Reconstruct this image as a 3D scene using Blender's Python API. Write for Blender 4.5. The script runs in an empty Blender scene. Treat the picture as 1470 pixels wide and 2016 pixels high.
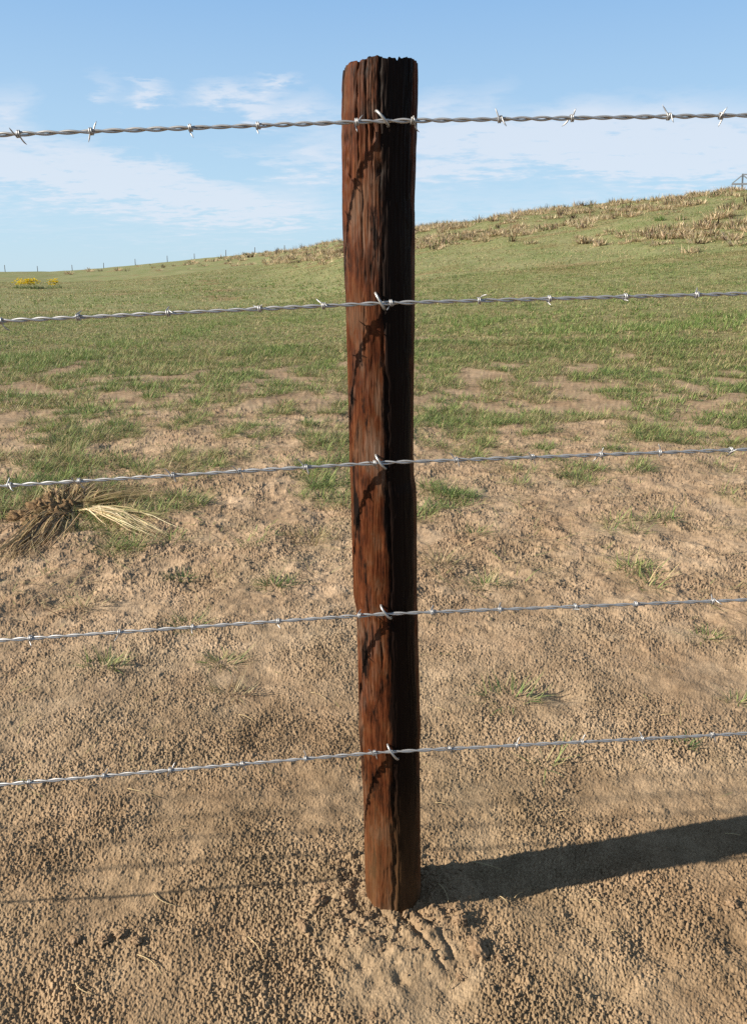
import bpy, math, random
import numpy as np
from mathutils import Vector, Matrix

# ------------------------------------------------------------------ camera
SC = bpy.context.scene
COL = SC.collection
F, W, H = 1552.0, 1470.0, 2016.0            # focal length and size of the photograph in its own pixels
HOR = 540.0                                  # row of the true horizon
CAM_H = 1.337
PITCH = math.atan((H / 2 - HOR) / F)
cd = bpy.data.cameras.new('camera'); cam = bpy.data.objects.new('camera', cd); COL.objects.link(cam)
cam.location = (0, 0, CAM_H); cam.rotation_euler = (math.pi / 2 - PITCH, 0, 0)
cd.sensor_fit = 'VERTICAL'; cd.sensor_height = 24; cd.lens = 24 * F / H
cd.clip_start = 0.05; cd.clip_end = 3000
SC.camera = cam

# ------------------------------------------------------------------ light and sky
SUN_EL = math.radians(26.8)
SUN_AZ = math.radians(12.6)                  # shadows fall to +x and this much away from the camera
sd = bpy.data.lights.new('sun', 'SUN'); sun = bpy.data.objects.new('sun', sd); COL.objects.link(sun)
sd.energy = 5.0; sd.angle = math.radians(0.7); sd.color = (1.0, 0.89, 0.74)
ldir = Vector((math.cos(SUN_EL) * math.cos(SUN_AZ), math.cos(SUN_EL) * math.sin(SUN_AZ), -math.sin(SUN_EL)))
sun.rotation_euler = ldir.to_track_quat('-Z', 'Y').to_euler()
sun.location = (-8, -3, 6)
SC.view_settings.view_transform = 'Standard'; SC.view_settings.look = 'None'
SC.view_settings.exposure = 1.0; SC.view_settings.gamma = 1.0
SC.cycles.use_denoising = False; SC.cycles.max_bounces = 6; SC.cycles.transparent_max_bounces = 8

SP, CP = math.sin(PITCH), math.cos(PITCH)
def ray(px, py):
    u, v = (px - W / 2) / F, (py - H / 2) / F
    return np.array([u, CP - SP * v, -(SP + CP * v)])

def azel(px, py):
    d = ray(px, py)
    return math.atan2(d[0], d[1]), math.atan2(d[2], math.hypot(d[0], d[1]))

world = bpy.data.worlds.new('World'); SC.world = world; world.use_nodes = True
def build_world():
    nt = world.node_tree; N = nt.nodes; L = nt.links; N.clear()
    def nd(t, **k):
        n = N.new(t)
        for a, b in k.items(): setattr(n, a, b)
        return n
    def mth(op, a, b=None, c=None, clamp=False):
        n = nd('ShaderNodeMath', operation=op); n.use_clamp = clamp
        for i, v in enumerate((a, b, c)):
            if v is None: continue
            if isinstance(v, (int, float)): n.inputs[i].default_value = v
            else: L.new(v, n.inputs[i])
        return n.outputs[0]
    out = nd('ShaderNodeOutputWorld'); bg = nd('ShaderNodeBackground')
    sky = nd('ShaderNodeTexSky'); sky.sky_type = 'NISHITA'; sky.sun_disc = False
    sky.sun_elevation = SUN_EL
    sky.sun_rotation = math.atan2(-math.cos(SUN_AZ), -math.sin(SUN_AZ))
    sky.air_density = 1.0; sky.dust_density = 0.6; sky.ozone_density = 2.0; sky.altitude = 800
    tc = nd('ShaderNodeTexCoord'); sep = nd('ShaderNodeSeparateXYZ')
    L.new(tc.outputs['Generated'], sep.inputs[0])
    x, y, z = sep.outputs
    az = mth('ARCTAN2', x, y)
    el = mth('ARCSINE', z)
    # wind-drawn noise on the cloud deck
    zz = mth('ADD', z, 0.12)
    comb = nd('ShaderNodeCombineXYZ')
    L.new(mth('DIVIDE', x, zz), comb.inputs[0]); L.new(mth('DIVIDE', y, zz), comb.inputs[1])
    mp = nd('ShaderNodeMapping'); mp.inputs['Rotation'].default_value = (0, 0, 0.3); mp.inputs['Scale'].default_value = (0.95, 1.25, 1)
    L.new(comb.outputs[0], mp.inputs['Vector'])
    n1 = nd('ShaderNodeTexNoise'); n1.inputs['Scale'].default_value = 2.6; n1.inputs['Detail'].default_value = 7; n1.inputs['Roughness'].default_value = 0.6
    n1.inputs['Distortion'].default_value = 0.8
    L.new(mp.outputs[0], n1.inputs['Vector'])
    n2 = nd('ShaderNodeTexNoise'); n2.inputs['Scale'].default_value = 9; n2.inputs['Detail'].default_value = 5; n2.inputs['Roughness'].default_value = 0.62
    L.new(mp.outputs[0], n2.inputs['Vector'])
    wob = mth('MULTIPLY', mth('SUBTRACT', n1.outputs[0], 0.5), 0.10)
    wob2 = mth('MULTIPLY', mth('SUBTRACT', n2.outputs[0], 0.5), 0.05)
    azw = mth('ADD', az, wob); elw = mth('ADD', mth('ADD', el, mth('MULTIPLY', wob, 0.5)), wob2)
    # px, py, half width, half height, slant (deg, downward to the right), strength
    clouds = [(20, 338, 170, 34, 5, .95), (230, 368, 190, 40, 10, 1.0), (420, 398, 130, 30, 10, .85), (540, 408, 120, 26, 4, .95), (150, 300, 170, 15, 10, .55), (330, 335, 150, 16, 14, .5), (640, 300, 90, 46, 18, .65),
              (560, 318, 140, 14, 10, .4), (600, 360, 60, 30, 0, .35), (870, 272, 130, 44, 4, .85), (930, 325, 150, 24, -4, .7), (1130, 280, 200, 44, 3, .9), (1390, 285, 190, 50, 2, .95), (1290, 325, 150, 26, 10, .7),
              (300, 178, 28, 17, -20, .95), (425, 188, 40, 18, -5, 1.3), (520, 173, 36, 10, -10, 1.3), (500, 214, 36, 23, -20, 1.2), (580, 208, 46, 20, -10, .6),
              (215, 172, 36, 20, 35, .45), (15, 222, 46, 36, -30, .8), (285, 151, 44, 8, 0, .35), (370, 210, 40, 22, 0, .35), (635, 222, 50, 20, 0, .4),
              (855, 200, 60, 20, -15, .5), (960, 190, 60, 22, -25, .35), (1150, 215, 70, 26, -15, .4), (1090, 245, 150, 24, -3, .55), (1290, 225, 110, 24, -6, .35),
              (1010, 405, 130, 34, 0, .35), (850, 400, 80, 40, 0, .3), (1180, 385, 80, 22, 0, .25), (330, 470, 300, 30, 4, .15),
              (-300, 330, 260, 70, 4, .8), (1750, 290, 260, 70, 4, .8)]
    tot = None
    for px, py, hw, hh, sl, st in clouds:
        a0, e0 = azel(px, py)
        k = math.cos(e0)
        c, s = math.cos(math.radians(sl)), math.sin(math.radians(sl))
        da = mth('MULTIPLY', mth('SUBTRACT', azw, a0), k)
        de = mth('SUBTRACT', elw, e0)
        p = mth('DIVIDE', mth('SUBTRACT', mth('MULTIPLY', da, c), mth('MULTIPLY', de, s)), hw / F)
        q = mth('DIVIDE', mth('ADD', mth('MULTIPLY', da, s), mth('MULTIPLY', de, c)), hh / F)
        d2 = mth('ADD', mth('MULTIPLY', p, p), mth('MULTIPLY', q, q))
        g = mth('MULTIPLY', mth('EXPONENT', mth('MULTIPLY', d2, -1.1)), st)
        tot = g if tot is None else mth('ADD', tot, g)
    tex = mth('ADD', mth('MULTIPLY', n1.outputs[0], 0.8), mth('MULTIPLY', n2.outputs[0], 0.85))
    dens = mth('SUBTRACT', mth('MULTIPLY', tot, mth('ADD', mth('MULTIPLY', mth('SUBTRACT', tex, 0.82), 3.4), 0.95)), 0.10, clamp=True)
    dens = mth('MULTIPLY', mth('SMOOTH_MIN', dens, 0.92, 0.15), 0.76, clamp=True)
    # a few extra high wisps elsewhere in the sky, out of the frame
    tint = nd('ShaderNodeMix', data_type='RGBA', blend_type='MULTIPLY'); tint.inputs[0].default_value = 1
    L.new(sky.outputs[0], tint.inputs[6]); tint.inputs[7].default_value = SKY_TINT
    # sky pale at the horizon; unseen part overhead dimmed to deepen the shadows
    grad = nd('ShaderNodeValToRGB'); e_ = grad.color_ramp.elements
    while len(e_) < 6: e_.new(0.5)
    for k_, (p_, c_) in enumerate(SKY_RAMP): e_[k_].position = p_; e_[k_].color = (*c_, 1)
    L.new(mth('DIVIDE', el, 1.5708, clamp=True), grad.inputs[0])
    gm = nd('ShaderNodeMix', data_type='RGBA', blend_type='MULTIPLY'); gm.inputs[0].default_value = 1
    L.new(grad.outputs[0], gm.inputs[6]); gm.inputs[7].default_value = (10, 10, 10, 1)
    sm_ = nd('ShaderNodeMix', data_type='RGBA'); sm_.inputs[0].default_value = 0.85
    L.new(tint.outputs[2], sm_.inputs[6]); L.new(gm.outputs[2], sm_.inputs[7])
    mix = nd('ShaderNodeMix', data_type='RGBA'); L.new(dens, mix.inputs[0]); L.new(sm_.outputs[2], mix.inputs[6])
    mix.inputs[7].default_value = CLOUD_COL
    L.new(mix.outputs[2], bg.inputs[0]); bg.inputs[1].default_value = SKY_STRENGTH
    L.new(bg.outputs[0], out.inputs[0])
SKY_STRENGTH = 0.05
SKY_TINT = (1.0, 1.0, 1.0, 1)
CLOUD_COL = (7.9, 8.4, 9.3, 1)
SKY_RAMP = [(0.0, (.58, .79, .93)), (.05, (.53, .77, .96)), (.11, (.45, .69, .94)), (.19, (.30, .545, .89)), (.33, (.21, .29, .40)), (1.0, (.13, .165, .215))]
build_world()

# ------------------------------------------------------------------ helpers: noise
U = np.uint32
def hsh(ix, iy, s):
    with np.errstate(over='ignore'):
        h = ix.astype(np.int64).astype(U) * U(374761393) + iy.astype(np.int64).astype(U) * U(668265263) + U((s * 2246822519 + 97) & 0xffffffff)
        h = (h ^ (h >> U(13))) * U(1274126177)
        h = (h ^ (h >> U(16))) * U(2654435761)
        h = h ^ (h >> U(15))
    return h.astype(np.float64) / 4294967296.0
def perlin(x, y, s=0):
    x = np.asarray(x, float); y = np.asarray(y, float)
    ix, iy = np.floor(x), np.floor(y); fx, fy = x - ix, y - iy
    u = fx * fx * fx * (fx * (fx * 6 - 15) + 10); v = fy * fy * fy * (fy * (fy * 6 - 15) + 10)
    def g(a, b):
        t = hsh(ix + a, iy + b, s) * 2 * np.pi
        return np.cos(t) * (fx - a) + np.sin(t) * (fy - b)
    a = g(0, 0) * (1 - u) + g(1, 0) * u; b = g(0, 1) * (1 - u) + g(1, 1) * u
    return (a * (1 - v) + b * v) * 1.5           # about -1..1
def fbm(x, y, s=0, o=4, r=0.5):
    t, a, f = 0, 1.0, 1.0
    for i in range(o):
        t = t + a * perlin(x * f, y * f, s + i * 7); a *= r; f *= 2.03
    return t
def worley(x, y, s=0):
    ix, iy = np.floor(x), np.floor(y)
    best = np.full(x.shape, 9.0); idv = np.zeros(x.shape)
    for a in (-1, 0, 1):
        for b in (-1, 0, 1):
            cx, cy = ix + a, iy + b
            dx = cx + hsh(cx, cy, s) - x; dy = cy + hsh(cx, cy, s + 1) - y
            d = dx * dx + dy * dy
            m = d < best; best = np.where(m, d, best); idv = np.where(m, hsh(cx, cy, s + 2), idv)
    return np.sqrt(best), idv
def sstep(a, b, x):
    t = np.clip((x - a) / (b - a), 0, 1); return t * t * (3 - 2 * t)
RNG = np.random.default_rng(11)

# ------------------------------------------------------------------ helpers: objects
def tag(o, label=None, cat=None, group=None, kind=None):
    if label: o['label'] = label
    if cat: o['category'] = cat
    if group: o['group'] = group
    if kind or cat: o['kind'] = kind or 'thing'
    return o
def empty(name, loc=(0, 0, 0)):
    o = bpy.data.objects.new(name, None); COL.objects.link(o); o.location = loc; o.empty_display_size = 0.05; return o
def link(name, me, mat=None, parent=None, loc=None):
    o = bpy.data.objects.new(name, me); COL.objects.link(o)
    if mat and not me.materials: me.materials.append(mat)
    if parent: o.parent = parent
    if loc is not None: o.location = loc
    return o
def np_mesh(name, v, quads=None, tris=None, cols=None, smooth=True, attrs=None):
    me = bpy.data.meshes.new(name)
    v = np.ascontiguousarray(v, np.float32)
    q = np.zeros((0, 4), np.int32) if quads is None else np.asarray(quads, np.int32)
    t = np.zeros((0, 3), np.int32) if tris is None else np.asarray(tris, np.int32)
    me.vertices.add(len(v)); me.vertices.foreach_set('co', v.ravel())
    me.loops.add(q.size + t.size)
    me.loops.foreach_set('vertex_index', np.concatenate([q.ravel(), t.ravel()]).astype(np.int32))
    me.polygons.add(len(q) + len(t))
    ls = np.concatenate([np.arange(len(q)) * 4, q.size + np.arange(len(t)) * 3]).astype(np.int32)
    me.polygons.foreach_set('loop_start', ls)
    me.polygons.foreach_set('use_smooth', np.full(len(q) + len(t), smooth))
    if cols is not None:
        a = me.attributes.new('col', 'FLOAT_COLOR', 'POINT')
        c = np.ones((len(v), 4), np.float32); c[:, :3] = cols; a.data.foreach_set('color', c.ravel())
    for k, val in (attrs or {}).items():
        a = me.attributes.new(k, 'FLOAT', 'POINT'); a.data.foreach_set('value', np.asarray(val, np.float32))
    me.update(calc_edges=True); me.validate()
    return me
class MB:
    def __init__(s): s.v, s.q, s.t, s.n = [], [], [], 0
    def add(s, v, q=None, t=None):
        s.v.append(np.asarray(v, float))
        if q is not None and len(q): s.q.append(np.asarray(q) + s.n)
        if t is not None and len(t): s.t.append(np.asarray(t) + s.n)
        s.n += len(v)
    def tube(s, pts, rad, seg=8, cap=True):
        pts = np.asarray(pts, float); n = len(pts)
        rad = np.broadcast_to(np.asarray(rad, float), (n,))
        tg = np.gradient(pts, axis=0); tg /= np.linalg.norm(tg, axis=1)[:, None] + 1e-12
        nrm = np.cross(tg[0], [0, 0, 1.0] if abs(tg[0][2]) < 0.9 else [1.0, 0, 0]); nrm /= np.linalg.norm(nrm)
        a = np.arange(seg) * 2 * np.pi / seg; out = []
        for i in range(n):
            nrm = nrm - tg[i] * nrm.dot(tg[i]); nrm /= np.linalg.norm(nrm) + 1e-12
            b = np.cross(tg[i], nrm)
            out.append(pts[i] + rad[i] * (np.cos(a)[:, None] * nrm + np.sin(a)[:, None] * b))
        v = np.concatenate(out)
        i, j = np.meshgrid(np.arange(n - 1), np.arange(seg), indexing='ij'); j2 = (j + 1) % seg
        q = np.stack([i * seg + j, i * seg + j2, (i + 1) * seg + j2, (i + 1) * seg + j], -1).reshape(-1, 4)
        t = []
        if cap:
            v = np.concatenate([v, pts[:1], pts[-1:]]); c0, c1 = n * seg, n * seg + 1
            for k in range(seg):
                t.append((c0, (k + 1) % seg, k)); t.append((c1, (n - 1) * seg + k, (n - 1) * seg + (k + 1) % seg))
        s.add(v, q, t)
    def bar(s, a, b, w, h=None):
        a, b = np.array(a, float), np.array(b, float); h = h or w
        d = b - a; d /= np.linalg.norm(d)
        x = np.cross(d, [0, 0, 1.0] if abs(d[2]) < 0.9 else [1.0, 0, 0]); x /= np.linalg.norm(x); y = np.cross(x, d)
        v = [p + x * i * w / 2 + y * j * h / 2 for p in (a, b) for i, j in ((-1, -1), (1, -1), (1, 1), (-1, 1))]
        s.add(v, [(3, 2, 1, 0), (4, 5, 6, 7), (0, 1, 5, 4), (1, 2, 6, 5), (2, 3, 7, 6), (3, 0, 4, 7)])
    def mesh(s, name, smooth=True, cols=None):
        return np_mesh(name, np.concatenate(s.v), np.concatenate(s.q) if s.q else None, np.concatenate(s.t) if s.t else None, cols, smooth)

def mat_new(name):
    m = bpy.data.materials.new(name); m.use_nodes = True
    nt = m.node_tree; return m, nt.nodes, nt.links, nt.nodes['Principled BSDF']
def ramp(N, stops):
    r = N.new('ShaderNodeValToRGB'); e = r.color_ramp.elements
    while len(e) < len(stops): e.new(0.5)
    for k, (p, c) in enumerate(stops):
        e[k].position = p; e[k].color = (*c, 1) if len(c) == 3 else c
    return r

# ------------------------------------------------------------------ terrain
RIDGE_PX = [(-900, 536), (-300, 537), (0, 536), (100, 535), (200, 529), (330, 516), (450, 504), (520, 498), (600, 489), (672, 477), (820, 449), (1000, 425), (1150, 409), (1300, 390), (1470, 376), (1700, 362), (2200, 350)]
RIDGE_D = {-900: 170, -300: 170, 0: 165, 100: 163, 200: 160, 330: 155, 450: 145, 520: 132, 600: 105, 672: 88, 820: 74, 1000: 68, 1150: 65, 1300: 62, 1470: 60, 1700: 58, 2200: 56}
_ra = np.array([azel(p, q)[0] for p, q in RIDGE_PX]); _re = np.array([azel(p, q)[1] for p, q in RIDGE_PX]); _rd = np.array([RIDGE_D[p] for p, q in RIDGE_PX], float)
_rz = CAM_H + _rd * np.tan(_re)
_ra = np.concatenate([[-3.15, -1.6], _ra, [1.6, 3.15]]); _rd = np.concatenate([[170, 170], _rd, [80, 170]]); _rz = np.concatenate([[1.2, 1.2], _rz, [4.0, 1.2]])
def hill(x, y):
    r = np.hypot(x, y) + 1e-6; az = np.arctan2(x, y)
    D = np.interp(az, _ra, _rd); Z = np.interp(az, _ra, _rz)
    t0 = 8.0 / D; t = r / D
    u = np.clip((t - t0) / (1 - t0), 0, 1)
    s1 = np.clip((Z - CAM_H) / Z, 0, 1) * (1 - t0)
    S = (3 - s1) * u ** 2 + (s1 - 2) * u ** 3
    w = np.clip(t - 1, 0, None)
    S = S + s1 / (1 - t0) * w * np.exp(-w * 3) - 0.9 * w * w / (1 + w)
    return Z * np.maximum(S, -0.4)

# loose earth at the foot of the post, traced on the ground in metres
BX, BY = 0.0353, 1.450                       # foot of the post
def flat(px, py):
    d = ray(px, py); k = CAM_H / -d[2]; return d[0] * k, d[1] * k
GROOVES = [[(790, 1803), (815, 1830), (845, 1865), (872, 1905)], [(815, 1795), (845, 1822), (872, 1850), (892, 1885)],
           [(735, 1790), (765, 1815), (785, 1840)]]
GROOVES = [[flat(*p) for p in g] for g in GROOVES]
DENTS = [(345, 1800, 30, .010), (170, 1690, 40, .012), (560, 1900, 45, .010), (640, 1870, 35, .008), (1280, 1860, 45, .014), (1200, 1950, 40, .012), (1450, 1850, 25, .012), (880, 1950, 30, .010),
         (960, 1815, 26, .010), (690, 1720, 26, .012), (30, 1610, 40, .012), (120, 1612, 40, .010), (600, 1545, 50, .007), (330, 1500, 60, .006), (700, 1830, 24, .006), (712, 1905, 16, .008), (738, 1935, 14, .006), (790, 1930, 12, .005), (455, 1830, 40, .012), (60, 1990, 40, .01),
         (500, 1440, 35, .008), (1030, 1760, 30, .008), (1130, 1800, 35, .010), (520, 1340, 45, .016), (1110, 1365, 30, .02), (960, 1120, 40, .02), (600, 1070, 60, .02), (370, 1130, 40, .018), (420, 1150, 45, .018), (1400, 1225, 40, .02)]
DENTS = [(*flat(p, q), w, d) for p, q, w, d in DENTS]
def seg_dist(x, y, a, b):
    dx, dy = b[0] - a[0], b[1] - a[1]
    t = np.clip(((x - a[0]) * dx + (y - a[1]) * dy) / (dx * dx + dy * dy), 0, 1)
    return np.hypot(x - a[0] - t * dx, y - a[1] - t * dy)
def smoothpatch(x, y):                       # 1 where the sand is smooth and fine, 0 where it is crumbly
    n = fbm(x * 2.3, y * 2.3, 41, 3) * 0.9 + fbm(x * 7, y * 7, 43, 3) * 0.5
    s = sstep(0.25, 0.9, n) * (0.38 + 0.42 * sstep(2.2, 3.0, np.hypot(x, y)))
    d = np.hypot((x - BX - 0.01) / 0.17, (y - (BY - 0.20)) / 0.14)
    s = np.maximum(s, 0.82 * sstep(1.2, 0.6, d + 0.5 * fbm(x * 18, y * 18, 44, 3)))
    return np.clip(s, 0, 1)
def ground_z(x, y, fine=False):
    x = np.asarray(x, float); y = np.asarray(y, float)
    r = np.hypot(x, y)
    z = hill(x, y)
    far = sstep(9, 30, r)
    z = z + perlin(x * 0.35, y * 0.35, 1) * 0.05 * sstep(2, 8, r) + perlin(x * 0.09, y * 0.09, 2) * 0.25 * sstep(14, 45, r) * (1 - 0.4 * sstep(90, 140, r))
    z = z + fbm(x * 1.3, y * 1.3, 3, 2) * 0.012 * sstep(1.0, 2.6, r) * (1 - far) + fbm(x * 4.5, y * 4.5, 5, 3) * 0.0065 * (1 - far)
    rough = sstep(2.3, 3.6, r) * (1 - sstep(7, 12, r))
    z = z + rough * ((1 - np.abs(fbm(x * 2.6, y * 2.6, 8, 3))) * 0.018 + np.maximum(fbm(x * 7.5, y * 7.5, 9, 3), 0) * 0.012)
    d = np.hypot(x - BX, y - BY)
    # low mound of tamped earth round the post, highest behind and left, trodden out in front
    md = np.hypot(x - BX + 0.01, (y - BY + 0.06) * 1.0)
    z = z + 0.012 * np.exp(-(md / 0.17) ** 2) - 0.006 * np.exp(-((d - 0.075) / 0.02) ** 2)
    nr = r < 5.5
    if nr.any():
        x_, y_, z_ = x[nr], y[nr], z[nr]
        for gx, gy, w, dp in DENTS:
            k = np.hypot(x_ - gx, y_ - gy); rr = w / F * math.hypot(math.hypot(gx, gy), CAM_H)
            z_ = z_ - dp * np.exp(-(k / rr) ** 2)
        z[nr] = z_
    fan = np.exp(-((x - BX) / 0.17) ** 2 - ((y - BY + 0.17) / 0.12) ** 2)
    z = z + fan * (fbm(x * 16, y * 16, 47, 3) * 0.0075 + np.abs(fbm(x * 9, y * 6, 48, 2)) * 0.006)
    nr = d < 0.45
    if nr.any():
        x_, y_, z_ = x[nr], y[nr], z[nr]
        for g in GROOVES:
            k = np.min([seg_dist(x_, y_, g[i], g[i + 1]) for i in range(len(g) - 1)], axis=0)
            z_ = z_ - 0.0048 * np.exp(-(k / 0.006) ** 2) + 0.0010 * np.exp(-((k - 0.015) / 0.009) ** 2)
        z[nr] = z_
    if fine:
        m = r < 16
        xs, ys = x[m], y[m]; rs = r[m]
        sm = smoothpatch(xs, ys)
        wx = xs + 0.0015 * perlin(xs * 120, ys * 120, 21); wy = ys + 0.0015 * perlin(xs * 120, ys * 120, 22)
        d1, i1 = worley(wx / 0.0044, wy / 0.0044, 31)
        d2, i2 = worley(wx / 0.0076 + 5, wy / 0.0076, 34)
        crumb = np.clip(1 - d1 / 0.75, 0, 1) ** 0.6 * (0.3 + 0.9 * i1)
        crumb2 = np.clip(1 - d2 / 0.62, 0, 1) ** 0.7 * np.clip(i2 * 1.6 - 0.6, 0, 1)
        am = np.clip(0.88 + 0.75 * fbm(xs * 3.1, ys * 3.1, 39, 4), 0.35, 1.55)
        d5, i5 = worley(wx / 0.017, wy / 0.015, 45)
        g = am * (crumb * 0.0049 * (1 - 0.66 * sm) + crumb2 * 0.0058 * (1 - 0.85 * sm) + np.clip(1 - d5 / 0.6, 0, 1) ** 0.7 * np.clip(i5 * 2 - 0.7, 0, 1) * 0.0040 * sstep(2.3, 3.6, rs) * (1 - 0.8 * sm))
        g = g + fbm(xs * 26, ys * 26, 37, 2) * 0.0020 * (1 - 0.4 * sm)
        # scattered bigger clods
        d3, i3 = worley(wx / 0.055, wy / 0.055, 51)
        g = g + np.where(i3 > 0.88, np.clip(1 - (d3 / (0.10 + 0.16 * i3)) ** 2, 0, 1), 0) * 0.009 * (1 - 0.6 * sm) * (0.4 + 0.6 * sstep(2.3, 4, rs))
        nearpost = np.exp(-((d[m] - 0.13) / 0.06) ** 2)
        d4, i4 = worley(wx / 0.024, wy / 0.024, 55)
        g = g + nearpost * np.clip(1 - d4 / 0.6, 0, 1) ** 0.7 * (i4 > 0.45) * 0.010 * i4
        z[m] += g * (1 - sstep(11, 16, rs)) * (1 + 0.10 * sstep(2.5, 5, rs))
    return z
def hit(px, py):                             # where a sight line meets the ground
    d = ray(px, py); k = 0.5; prev = 0.5
    while k < 700:
        if CAM_H + d[2] * k < float(ground_z(np.array([d[0] * k]), np.array([d[1] * k]))[0]): break
        prev = k; k *= 1.02
    lo, hi = prev, k
    for _ in range(24):
        mid = (lo + hi) / 2
        if CAM_H + d[2] * mid < float(ground_z(np.array([d[0] * mid]), np.array([d[1] * mid]))[0]): hi = mid
        else: lo = mid
    return np.array([d[0] * hi, d[1] * hi, CAM_H + d[2] * hi])
def cover(x, y):                             # how much of the ground is grassed, 0..1
    r = np.hypot(x, y)
    b = np.interp(r, [0, 2.9, 3.6, 4.3, 5.2, 6.5, 8, 11, 14, 19, 26], [0, 0.05, .18, .31, .41, .475, .52, .57, .80, .95, 1])
    lat = x / r
    b = b + 0.12 * sstep(-0.12, -0.38, lat) * sstep(3.8, 4.6, r) * sstep(7.5, 5.5, r) - 0.10 * sstep(-0.05, 0.22, lat) * sstep(3.5, 4.5, r) * sstep(7, 5.8, r)
    n = fbm(x * 1.9, y * 1.0, 61, 3) * 0.36 + fbm(x * 5.2, y * 3.0, 64, 2) * 0.20
    return np.clip(sstep(0.44, 0.62, b + n * (1.8 - 1.1 * b)) * np.clip(b * 1.6, 0, 1), 0, 1)

def make_ground():
    step = 0.0016
    th = np.arange(-0.78, 0.78, step)
    side = np.arange(0.78, 1.3, 0.009); back = np.arange(1.3, math.pi, 0.06)
    th = np.concatenate([-back[::-1], -side[::-1], th[1:], side, back]); th = np.unique(np.round(th, 7)); m = len(th)
    nxt = np.concatenate([th[1:], [th[0] + 2 * np.pi]])
    thf = np.stack([th, (th + nxt) / 2], -1).ravel(); mf = 2 * m        # twice as many columns close to the fence
    depf = np.arange(math.radians(58.5), math.radians(9.5), -step / 2)
    rf = np.concatenate([[0.06, 0.15, 0.25, 0.35, 0.45, 0.55, 0.65, 0.74], CAM_H / np.tan(depf)])
    dep = np.arange(depf[-1] - step, math.radians(5.0), -step); rc = list(CAM_H / np.tan(dep))
    while rc[-1] < 700: rc.append(rc[-1] * 1.013)
    rc = np.array(rc)
    R1, T1 = np.meshgrid(rf, thf, indexing='ij'); R2, T2 = np.meshgrid(rc, th, indexing='ij')
    Rr = np.concatenate([R1.ravel(), R2.ravel()]); Tt = np.concatenate([T1.ravel(), T2.ravel()])
    x = Rr * np.sin(Tt); y = Rr * np.cos(Tt); z = ground_z(x, y, True)
    def grid(n, m, o):
        i, j = np.meshgrid(np.arange(n - 1), np.arange(m), indexing='ij'); j2 = (j + 1) % m
        return np.stack([i * m + j, i * m + j2, (i + 1) * m + j2, (i + 1) * m + j], -1).reshape(-1, 4) + o
    nf = len(rf); o2 = nf * mf
    q = np.concatenate([grid(nf, mf, 0), grid(len(rc), m, o2)])
    j = np.arange(m); fa = (nf - 1) * mf + 2 * j; fb = fa + 1; fc = (nf - 1) * mf + (2 * j + 2) % mf; ca = o2 + j; cb = o2 + (j + 1) % m
    c = len(x); k = np.arange(mf)
    t = np.concatenate([np.stack([fa, ca, fb], -1), np.stack([fb, ca, cb], -1), np.stack([fb, cb, fc], -1), np.stack([np.full(mf, c), k, (k + 1) % mf], -1)])[:, ::-1]
    v = np.concatenate([np.stack([x, y, z], -1), [[0, 0, float(z[:mf].mean())]]])
    X, Y = v[:, 0], v[:, 1]; rad = np.hypot(X, Y)
    cv = cover(X, Y); sm = smoothpatch(X, Y)
    # colour of the earth itself: dry pale sand, damp brown loam, reddish soil, thatch and turf
    a = np.clip(0.5 + fbm(X * 1.7, Y * 1.7, 71, 5, 0.6) * 0.48, 0, 1)[:, None]
    b = np.clip(0.5 + fbm(X * 5.0, Y * 5.0, 75, 3) * 0.6, 0, 1)[:, None]
    sand = np.array([.365, .276, .188]); loam = np.array([.250, .176, .112]); red = np.array([.265, .178, .114]); pale = np.array([.41, .32, .225])
    col = sand * (1 - a) + loam * a
    zone = (sstep(2.6, 4.0, rad) * 0.9)[:, None]
    col = col * (1 - zone * b * 0.22) + red * zone * b * 0.22
    col = col * (1 - 0.5 * sm[:, None]) + pale * 0.5 * sm[:, None]
    patch = np.clip(fbm(X * 0.5, Y * 0.5, 81, 4) * 0.9 + 0.5, 0, 1)[:, None]
    thatch = np.array([.225, .180, .100]) * (1 - patch) + np.array([.155, .155, .066]) * patch
    olive = np.array([.175, .203, .084]) * (1 - patch) + np.array([.230, .232, .116]) * patch
    f = sstep(13, 26, rad)[:, None]
    gcol = thatch * (1 - f) + olive * f
    bare = np.clip(fbm(X * 0.22, Y * 0.5, 85, 4) - 0.35, 0, 0.6)[:, None] * 1.3 * sstep(18, 26, rad)[:, None]
    gcol = gcol * (1 - bare) + np.array([.23, .15, .082]) * bare
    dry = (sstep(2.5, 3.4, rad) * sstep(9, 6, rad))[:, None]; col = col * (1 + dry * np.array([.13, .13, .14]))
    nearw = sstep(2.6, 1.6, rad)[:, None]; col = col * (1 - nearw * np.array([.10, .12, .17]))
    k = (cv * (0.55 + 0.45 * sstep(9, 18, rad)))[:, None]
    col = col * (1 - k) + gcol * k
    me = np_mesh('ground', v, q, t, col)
    m_, N, L, P = mat_new('earth and turf')
    at = N.new('ShaderNodeAttribute'); at.attribute_name = 'col'
    geo = N.new('ShaderNodeNewGeometry')
    n1 = N.new('ShaderNodeTexNoise'); n1.inputs['Scale'].default_value = 210; n1.inputs['Detail'].default_value = 4; n1.inputs['Roughness'].default_value = 0.7
    n2 = N.new('ShaderNodeTexNoise'); n2.inputs['Scale'].default_value = 17; n2.inputs['Detail'].default_value = 5; n2.inputs['Roughness'].default_value = 0.65
    n3 = N.new('ShaderNodeTexNoise'); n3.inputs['Scale'].default_value = 2.1; n3.inputs['Detail'].default_value = 6; n3.inputs['Roughness'].default_value = 0.7
    for n_ in (n1, n2, n3): L.new(geo.outputs['Position'], n_.inputs['Vector'])
    r1 = ramp(N, [(0.28, (.62, .60, .57)), (0.55, (1, 1, 1)), (0.78, (1.32, 1.3, 1.26))])
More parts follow.
